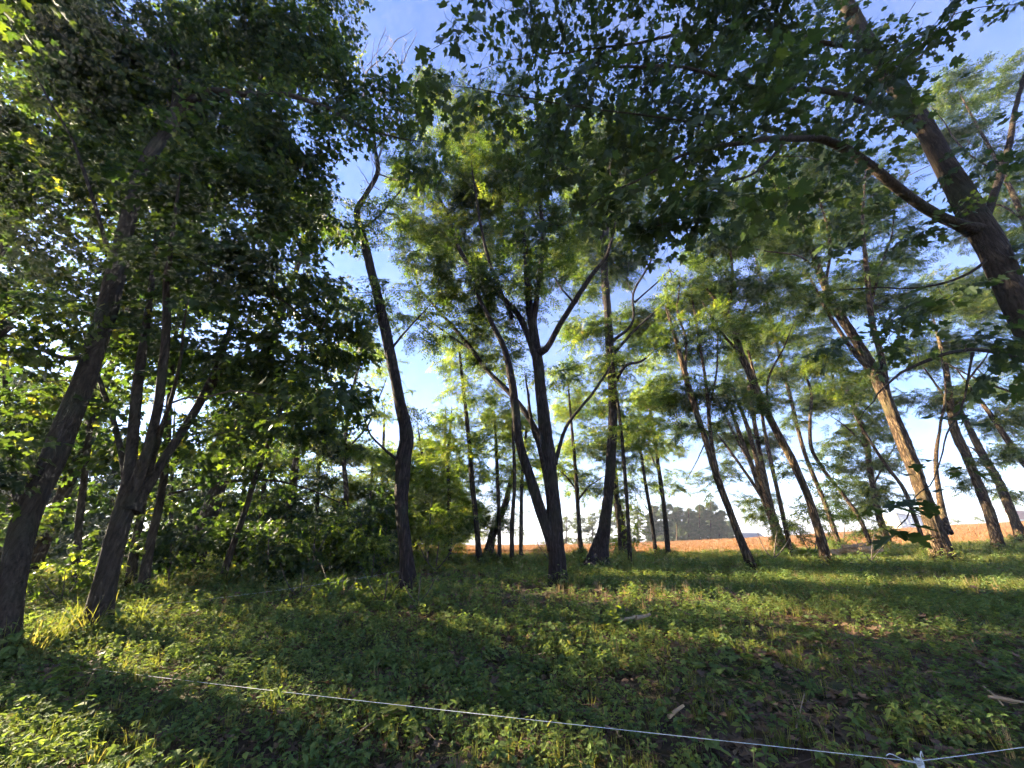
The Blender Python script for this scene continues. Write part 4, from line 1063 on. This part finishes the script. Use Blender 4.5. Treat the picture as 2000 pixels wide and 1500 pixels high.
PG = 'maple saplings under the wood'
for i, (px, py, bl) in enumerate([
    (470, 1135, [(470,1080,50,40),(490,1030,45,40)]), (520, 1150, [(520,1105,45,32),(540,1060,45,35)]), (610, 1140, [(605,1085,50,38),(590,1030,45,35)]), (655, 1115, [(655,1060,50,40),(640,1005,45,40)]),
    (700, 1125, [(700,1065,45,40),(705,1010,40,38)]), (750, 1120, [(748,1060,40,40),(745,1000,38,35),(735,950,35,35)]), (835, 1112, [(835,1060,40,38),(850,1010,35,35)]), (330, 1150, [(325,1085,40,38),(345,1040,40,35)]), (880, 1100, [(885,1060,35,30),(905,1020,30,30)])]):
    tree('Q%d' % i, 'maple_sapling', ['sapling right of the dry grass patch', 'low sapling in front of the slim leaning maple', 'sapling in the shade midway to the scarred trunk', 'taller sapling in the middle of the understorey', 'sapling left of the scarred trunk', 'leafy sapling touching the scarred trunk from behind', 'light sapling right of the scarred trunk', 'sapling between the many stemmed maple and the dry grass', 'small sapling left of the slender bright locust'][i],
         'maple' if i not in (6, 8) else 'robinia_light', [(px,py,6),(px+2,py-50,5),(px+6,py-110,3)], [[(px+1,py-30,4),(px-18,py-70,3)], [(px+2,py-45,4),(px+24,py-85,3)]], bl, dens=1.9, seed=450+i, bark='twig', group=PG, dspread=.5, cat='sapling', furrow=0, flare=0, twigr=.006)
# ------------------------------------------------------------------ ground cover
rngC = np.random.default_rng(77)
def patch(x, y, s, ph):
    return .5+.25*(np.sin(x*s+ph)*np.cos(y*s*1.3-ph*2)+np.sin((x+y)*s*.6+2.1*ph)+.6*np.sin(x*s*2.3-y*s*1.9+ph))
BANDS = [(1.6, 4.5), (4.5, 8), (8, 13), (13, 20), (20, 28.5)]
def cover(name, label, cat, g, dens, scl, ph, s=.9, cut=.35, zone=None, zs=(.7, 1.2), tilt=.12):
    P = []; S = []
    for (y0, y1), d, sz in zip(BANDS, dens, scl):
        if d <= 0: continue
        wmax = 1.62*y1+2.5
        n = int(d*(y1-y0)*2*wmax)
        y = rngC.uniform(y0, y1, n); x = rngC.uniform(-wmax, wmax, n)
        ok = np.abs(x) < 1.62*y+2.5
        pr = np.clip((patch(x, y, s, ph)-cut)*3, 0, 1)
        if zone is not None: pr = pr*zone(x, y)
        ok &= rngC.uniform(0, 1, n) < pr
        x, y = x[ok], y[ok]
        P.append(np.stack([x, y, ground_h(x, y)], 1)); S.append(rngC.uniform(zs[0], zs[1], len(x))*sz)
    P = np.vstack(P); S = np.concatenate(S); n = len(P)
    rot = np.stack([rngC.normal(0, tilt, n), rngC.normal(0, tilt, n), rngC.uniform(0, 6.28, n)], 1)
    o = scatter_obj(name, P, rot, S, G[g], None, rngC)
    tag(o, label, cat, kind='stuff')
    return o
def near_right(x, y): return smooth(.2, 2.2, x)*smooth(7, 4.5, y)
def g2d(cx, cy, rx, ry): return lambda x, y: np.exp(-((x-cx)/rx)**2-((y-cy)/ry)**2)
bare = lambda x, y: 1-.25*near_right(x, y)
pA = at(400, 1140, on_ground(400, 1140)); pB = at(1150, 1165, on_ground(1150, 1165))
dryz = lambda x, y: np.clip(g2d(pA[0], pA[1], 2.2, 1.6)(x, y)*2+g2d(pB[0]+1.5, pB[1], 4.5, 1.6)(x, y)*.5+.05+.35*smooth(24, 28, y), 0, 1)
cover('leaf_litter', 'brown dead leaves lying between the plants', 'leaf litter', 'litter', (34, 26, 13, 5, 0), (1, 1.1, 1.3, 1.6, 2), 1.7, .7, .05, lambda x, y: .6+.4*near_right(x, y))
cover('low_herbs', 'low broad leaved herbs covering the clearing', 'ground cover', 'herb', (120, 92, 44, 24, 14), (.68, .76, .95, 1.1, 1.15), .3, .8, .2, bare, zs=(.5, 1.4))
cover('nettles', 'taller dark green weeds in clumps', 'weeds', 'nettle', (22, 18, 9, 4, 1.5), (.6, .65, .8, .9, 1), 2.6, .75, .40, bare, zs=(.5, 1.5))
cover('ground_ivy', 'lobed creeping leaves near the string', 'ground cover', 'ivy', (34, 24, 9, 3, 0), (.9, 1, 1.2, 1.4, 2), 4.4, .9, .35, bare)
cover('grass', 'short tufts of grass through the clearing', 'grass', 'grass', (26, 26, 24, 20, 14), (.6, .68, .8, .95, 1.1), 3.3, .6, .22, lambda x, y: (.45+.55*smooth(-6, 6, x))*bare(x, y))
cover('dry_grass', 'pale dry grass stalks', 'dry grass', 'straw', (6, 9, 12, 8, 9), (.45, .5, .6, .7, .75), 5.2, 1.1, .0, dryz)
# weeds grown up against the trunks
P = []; S = []
for key, t in TREES.items():
    b_ = t[1]; r0 = float(t[2][0][2, 3])
    if b_[1] > 28 or key[0] in 'SQHFP': continue
    n = 16+int(60*r0)
    a = rngC.uniform(0, 6.28, n); rr = r0*1.05+np.abs(rngC.normal(0, .22, n))
    x = b_[0]+np.cos(a)*rr; y = b_[1]+np.sin(a)*rr
    P.append(np.stack([x, y, ground_h(x, y)], 1)); S.append(rngC.uniform(.7, 1.6, n)*(1+.03*b_[1]))
P = np.vstack(P); S = np.concatenate(S); n = len(P)
half = rngC.uniform(0, 1, n) < .6
for msk, nm, gname, lab in ((half, 'trunk_weeds', 'nettle', 'weeds growing against the feet of the trunks'), (~half, 'trunk_grass', 'grass', 'grass tufts round the feet of the trunks')):
    q = int(msk.sum())
    o = scatter_obj(nm, P[msk], np.stack([rngC.normal(0, .15, q), rngC.normal(0, .15, q), rngC.uniform(0, 6.28, q)], 1), S[msk]*(.9 if gname == 'nettle' else 1.1), G[gname], None, rngC)
    tag(o, lab, 'weeds' if gname == 'nettle' else 'grass', kind='stuff')
# stubble along the near edge of the field
x = rngC.uniform(-15, 75, 16000); y = 28+36*rngC.uniform(0, 1, 16000)**1.5
ok = np.abs(x) < 1.7*y; x, y = x[ok], y[ok]; n = len(x)
o = scatter_obj('field_stubble', np.stack([x, y, ground_h(x, y)+.05], 1), np.stack([np.zeros(n), np.zeros(n), rngC.uniform(0, 6.28, n)], 1), rngC.uniform(.8, 1.3, n), G['stubble'], None, rngC)
tag(o, 'cut straw stubble standing on the orange field', 'stubble', kind='stuff')

# ------------------------------------------------------------------ single leaves of the near maple that show one by one
T19 = TREES['T19']; root, base, pool = T19[0], T19[1], T19[4]
lm = []
for k in range(4):
    mb = MB(); V, Fs = maple_leaf(True)
    V = V.copy(); V[:, 2] += (.12+.06*k)*V[:, 1]**2-(.05*k)*V[:, 0]**2
    mb.add(V*.15+np.array((.07, 0, -.01)), Fs, .2+.15*k); stalk(mb, (0, 0, 0), (.075, 0, -.01), .0018, .3)
    me = bpy.data.meshes.new('leaf'); me.from_pydata(mb.verts().tolist(), [], mb.F)
    a = me.attributes.new('tint', 'FLOAT', 'POINT'); a.data.foreach_set('value', np.concatenate(mb.t).astype(np.float32))
    me.materials.append(M['maple_near']); lm.append(me)
d = np.linalg.norm(pool-np.array((0, 0, EYE)), axis=1)
idx = np.where((d < 5.5) & (d > 1.5) & (pool[:, 1] > .6) & ((pool[:, 0] < 1.0*pool[:, 1]) | (pool[:, 2] > 4)))[0]
rngC.shuffle(idx)
idx = np.concatenate([idx]*4)[:262]
for q, i in enumerate(idx):
    o = bpy.data.objects.new('leaf', lm[q % 4]); COL.objects.link(o); o.parent = root
    o.location = pool[i]-base+rngC.normal(0, .02, 3)
    o.rotation_euler = (rngC.normal(0, .4), rngC.uniform(.0, 1.0), rngC.uniform(0, 6.28))
    s = rngC.uniform(.7, 1.1); o.scale = (s, s, s)

for (px, py, Yc, n, rx, ry) in [(1745, 985, 2.55, 15, 62, 16), (1850, 818, 3.0, 6, 45, 14), (1885, 915, 2.8, 4, 28, 9), (1800, 905, 2.7, 3, 30, 20), (1815, 960, 2.6, 3, 18, 25)]:
    for q in range(n):
        p = at(px+rngC.normal(0, rx*.5), py+rngC.normal(0, ry*.5), Yc+rngC.uniform(-.2, .25))
        o = bpy.data.objects.new('leaf', lm[q % 4]); COL.objects.link(o); o.parent = root
        o.location = p-base
        o.rotation_euler = (rngC.normal(0, .3), rngC.uniform(-.1, .6), rngC.uniform(0, 6.28))
        s = rngC.uniform(.5, .75); o.scale = (s, s, s)

# ------------------------------------------------------------------ string fence
def rope(name, label, pts, r=.004, sag=.0, group='white boundary string'):
    pts = [np.array(p, float) for p in pts]
    out = []
    for a, b in zip(pts[:-1], pts[1:]):
        for t in np.linspace(0, 1, 16, endpoint=False):
            p = a*(1-t)+b*t; p[2] -= sag*4*t*(1-t); out.append(p)
    out.append(pts[-1]); out = np.array(out)
    c = out[0].copy()
    V, Fq = tube(out-c, np.full(len(out), r), 6)
    o = mesh_obj(name, V, Fq, M['rope'], None, c)
    return tag(o, label, 'string', group)
k1 = at(1795, 1488, 2.45)
rope('string', 'white string stretched across the foreground from post to leaning maple', [k1, at(60, 1292, on_ground(60, 1292)-.1)], .0019, .012)
rope('string', 'white string running from the post to the right edge', [k1+np.array((.01, 0, .004)), at(2330, 1398, 4.25)], .0019, .02)
T6b = TREES['T6'][1]; T2b = TREES['T2'][1]
rope('string', 'thin string stretched at the back between the many stemmed maple and scarred trunk', [at(790, 1114, T6b[1]), at(205, 1192, T2b[1])], .0013, .05)
rope('string', 'thin string leaving the many stemmed maple to the left', [at(205, 1192, T2b[1]), at(60, 1212, T2b[1]+.6)], .0013, .02)
pr = empty('fence_post', (k1[0], k1[1], float(ground_h(k1[0], k1[1])))); tag(pr, 'pale plastic post with string knotted round its top at the bottom right', 'post')
h = k1[2]-pr.location.z
V, Fq = tube(np.array([(0, 0, -.1), (0, 0, h*.5), (.002, 0, h-.02), (.003, 0, h+.012)]), [.016, .015, .015, .010], 12); mesh_obj('stake', V, Fq, M['post'], pr)
mb = MB()
th = np.linspace(0, 6*math.pi, 60)
V, Fq = tube(np.stack([.0165*np.cos(th), .0165*np.sin(th), h-.012+.008*th/6+.004*np.sin(th*3)], 1), np.full(60, .0028), 6); mb.add(V, Fq)
V, Fq = tube(catmull(np.array([(.01, -.01, h), (.0, -.02, h+.03), (.02, -.01, h+.045), (.03, 0, h+.02)]), 14), np.full(14, .0024), 6); mb.add(V, Fq)
V, Fq = tube(catmull(np.array([(-.01, -.012, h), (-.08, -.02, h+.012), (-.14, -.01, h+.035), (-.17, -.015, h+.03)]), 14), np.full(14, .0022), 6); mb.add(V, Fq)
mb.build('knot', M['rope'], pr)

# ------------------------------------------------------------------ wood on the ground
def stick(name, label, a, b, r, mat='stick', bend=.05, parent=None, cat='stick', forks=0, seed=0, group=None):
    rng = np.random.default_rng(seed)
    a = np.array(a, float); b = np.array(b, float)
    m = (a+b)/2+rng.normal(0, bend, 3)*np.linalg.norm(b-a)*np.array((1, 1, .4))
    pp = catmull(np.array([a, m, b]), 10)
    c = a.copy(); c0 = np.array(parent.location) if parent else c
    mb = MB(); V, Fq = tube(pp-c0, np.linspace(r, r*.65, 10), 8, .04, rng); mb.add(V, Fq); mb.add(V[:8], [tuple(range(8))[::-1]])
    for f in range(forks):
        i = rng.integers(3, 8); q = pp[i]+rng.normal(0, .18, 3)*np.array((1, 1, .3))*np.linalg.norm(b-a)
        V, Fq = tube(catmull(np.array([pp[i], (pp[i]+q)/2+rng.normal(0, .01, 3), q]), 6)-c0, np.linspace(r*.6, r*.25, 6), 6, 0, rng); mb.add(V, Fq)
    o = mb.build(name, M[mat], parent, None if parent else c)
    if label: tag(o, label, cat, group)
    return o
def gp(px, py, up=0.0):
    p = at(px, py, on_ground(px, py)); p[2] = float(ground_h(p[0], p[1]))+up; return p
stick('broken_branch', 'short sawn branch lying in the weeds above the string', gp(1310, 1434, .10), gp(1342, 1424, .14), .015, 'wood', .03, seed=1)
stick('broken_branch', 'long pale broken stick lying at the right edge', gp(1930, 1362, .08), gp(1975, 1415, .12), .009, 'wood', .04, forks=3, seed=2, cat='stick')
stick('broken_branch', 'pale stick reaching to the right edge across another stick', gp(1945, 1395, .12), gp(2030, 1405, .10), .011, 'wood', .03, seed=3)
for i, (a, b) in enumerate([((1810,1330),(1850,1345)), ((1890,1390),(1920,1430)), ((1560,1440),(1580,1390)), ((1040,1290),(1065,1300)), ((1175,1430),(1210,1475)), ((640,1480),(720,1455))]):
    stick('fallen_twig', ['thin twig in the bare patch at the right', 'slanting straw coloured twig near the right edge', 'thin upright dry stalk above the string', 'small twig in the weeds left of the sawn branch', 'bent dry stalk below the string', 'dead twig on leaf litter at the bottom left'][i], gp(*a, .05), gp(*b, .12), .006, 'stick', .12, forks=2, seed=20+i, cat='twig', group='twigs on the ground')
bp = gp(1672, 1092); br = empty('brushwood_pile', bp); tag(br, 'sunlit heap of cut branches between the locusts at the right', 'wood pile')
rb = np.random.default_rng(9)
for k in range(16):
    c = bp+np.array((rb.uniform(-.7, .7), rb.uniform(-.4, .4), .26+.07*(k//3)))
    an = rb.normal(.35, .45); l = rb.uniform(.35, .8)
    dd = np.array((math.cos(an)*l, math.sin(an)*l*.6, rb.uniform(-.05, .22)))
    stick('log', None, c-dd, c+dd, rb.uniform(.035, .085), 'wood', .05, br, seed=60+k)
bs = gp(1240, 1232, .05)
for i, (px, py) in enumerate([(1215, 1232), (1245, 1228)]):
    stick('bark_piece', ['reddish piece of bark lying in the grass, left one', 'reddish piece of bark lying in the grass, right one'][i], gp(px, py, .14), gp(px+28, py-4, .16), .03, 'stick', .1, seed=80+i, cat='bark')

# ------------------------------------------------------------------ seedlings that stand out
def seedling(label, px, py, hgt, nl, leaf, seed, mat='shrub', oval=True):
    rng = np.random.default_rng(seed)
    b = gp(px, py); root = empty('seedling', b); tag(root, label, 'seedling', 'seedlings in the clearing')
    top = np.array((rng.normal(0, .04), rng.normal(0, .04), hgt))
    V, Fq = tube(catmull(np.array([(0, 0, -.02), top*.5+rng.normal(0, .02, 3), top]), 8), np.linspace(.006, .003, 8), 6); mesh_obj('stem', V, Fq, M['grass'], root)
    for k in range(nl):
        t = .35+.65*k/max(1, nl-1); yaw = k*2.4+rng.uniform(-.4, .4)
        lf = oval_leaf(.5, .15) if oval else maple_leaf(True)
        V = lf[0]*leaf*rng.uniform(.75, 1.15)
        V = V@rotm(rng.uniform(-.3, .3), rng.uniform(-.5, .4), yaw).T+top*t
        mesh_obj('leaf', V, lf[1], M[mat], root, attrs={'tint': np.full(len(V), rng.uniform(.5, 1))})
seedling('bright seedling in a sun fleck at the lower centre left', 735, 1228, .35, 8, .16, 1)
seedling('small seedling beside the bright one at the lower centre left', 700, 1222, .28, 6, .12, 2)
seedling('slim upright seedling with pale top leaves in the centre of the clearing', 1192, 1250, .42, 9, .12, 3)
seedling('broad leaved seedling low at the left', 985, 1400, .2, 7, .13, 4, oval=False)
seedling('round leaved bright seedling at the right of the clearing', 1612, 1345, .2, 5, .11, 5)
seedling('lobed leaf seedling below the string at the lower left', 745, 1450, .2, 6, .15, 6, oval=False)
seedling('bright seedling at the lower left in sunlight', 100, 1385, .3, 8, .13, 7)
seedling('yellow green seedling below the leaning maple', 170, 1440, .26, 7, .12, 8)
# ------------------------------------------------------------------ haze
hm = bpy.data.materials.new('haze_air'); hm.use_nodes = True
hn = hm.node_tree.nodes; hn.clear()
ho = hn.new('ShaderNodeOutputMaterial'); hv = hn.new('ShaderNodeVolumePrincipled')
hv.inputs['Color'].default_value = (.86, .90, 1.0, 1); hv.inputs['Density'].default_value = .0008; hv.inputs['Anisotropy'].default_value = .15
hm.node_tree.links.new(hv.outputs[0], ho.inputs['Volume'])
mb = MB(); mb.box((-520, -80, -70), (720, 940, 40))
hz = mb.build('haze', hm, smooth_shade=False); tag(hz, 'thin evening haze in the air over the clearing', 'haze', kind='stuff')
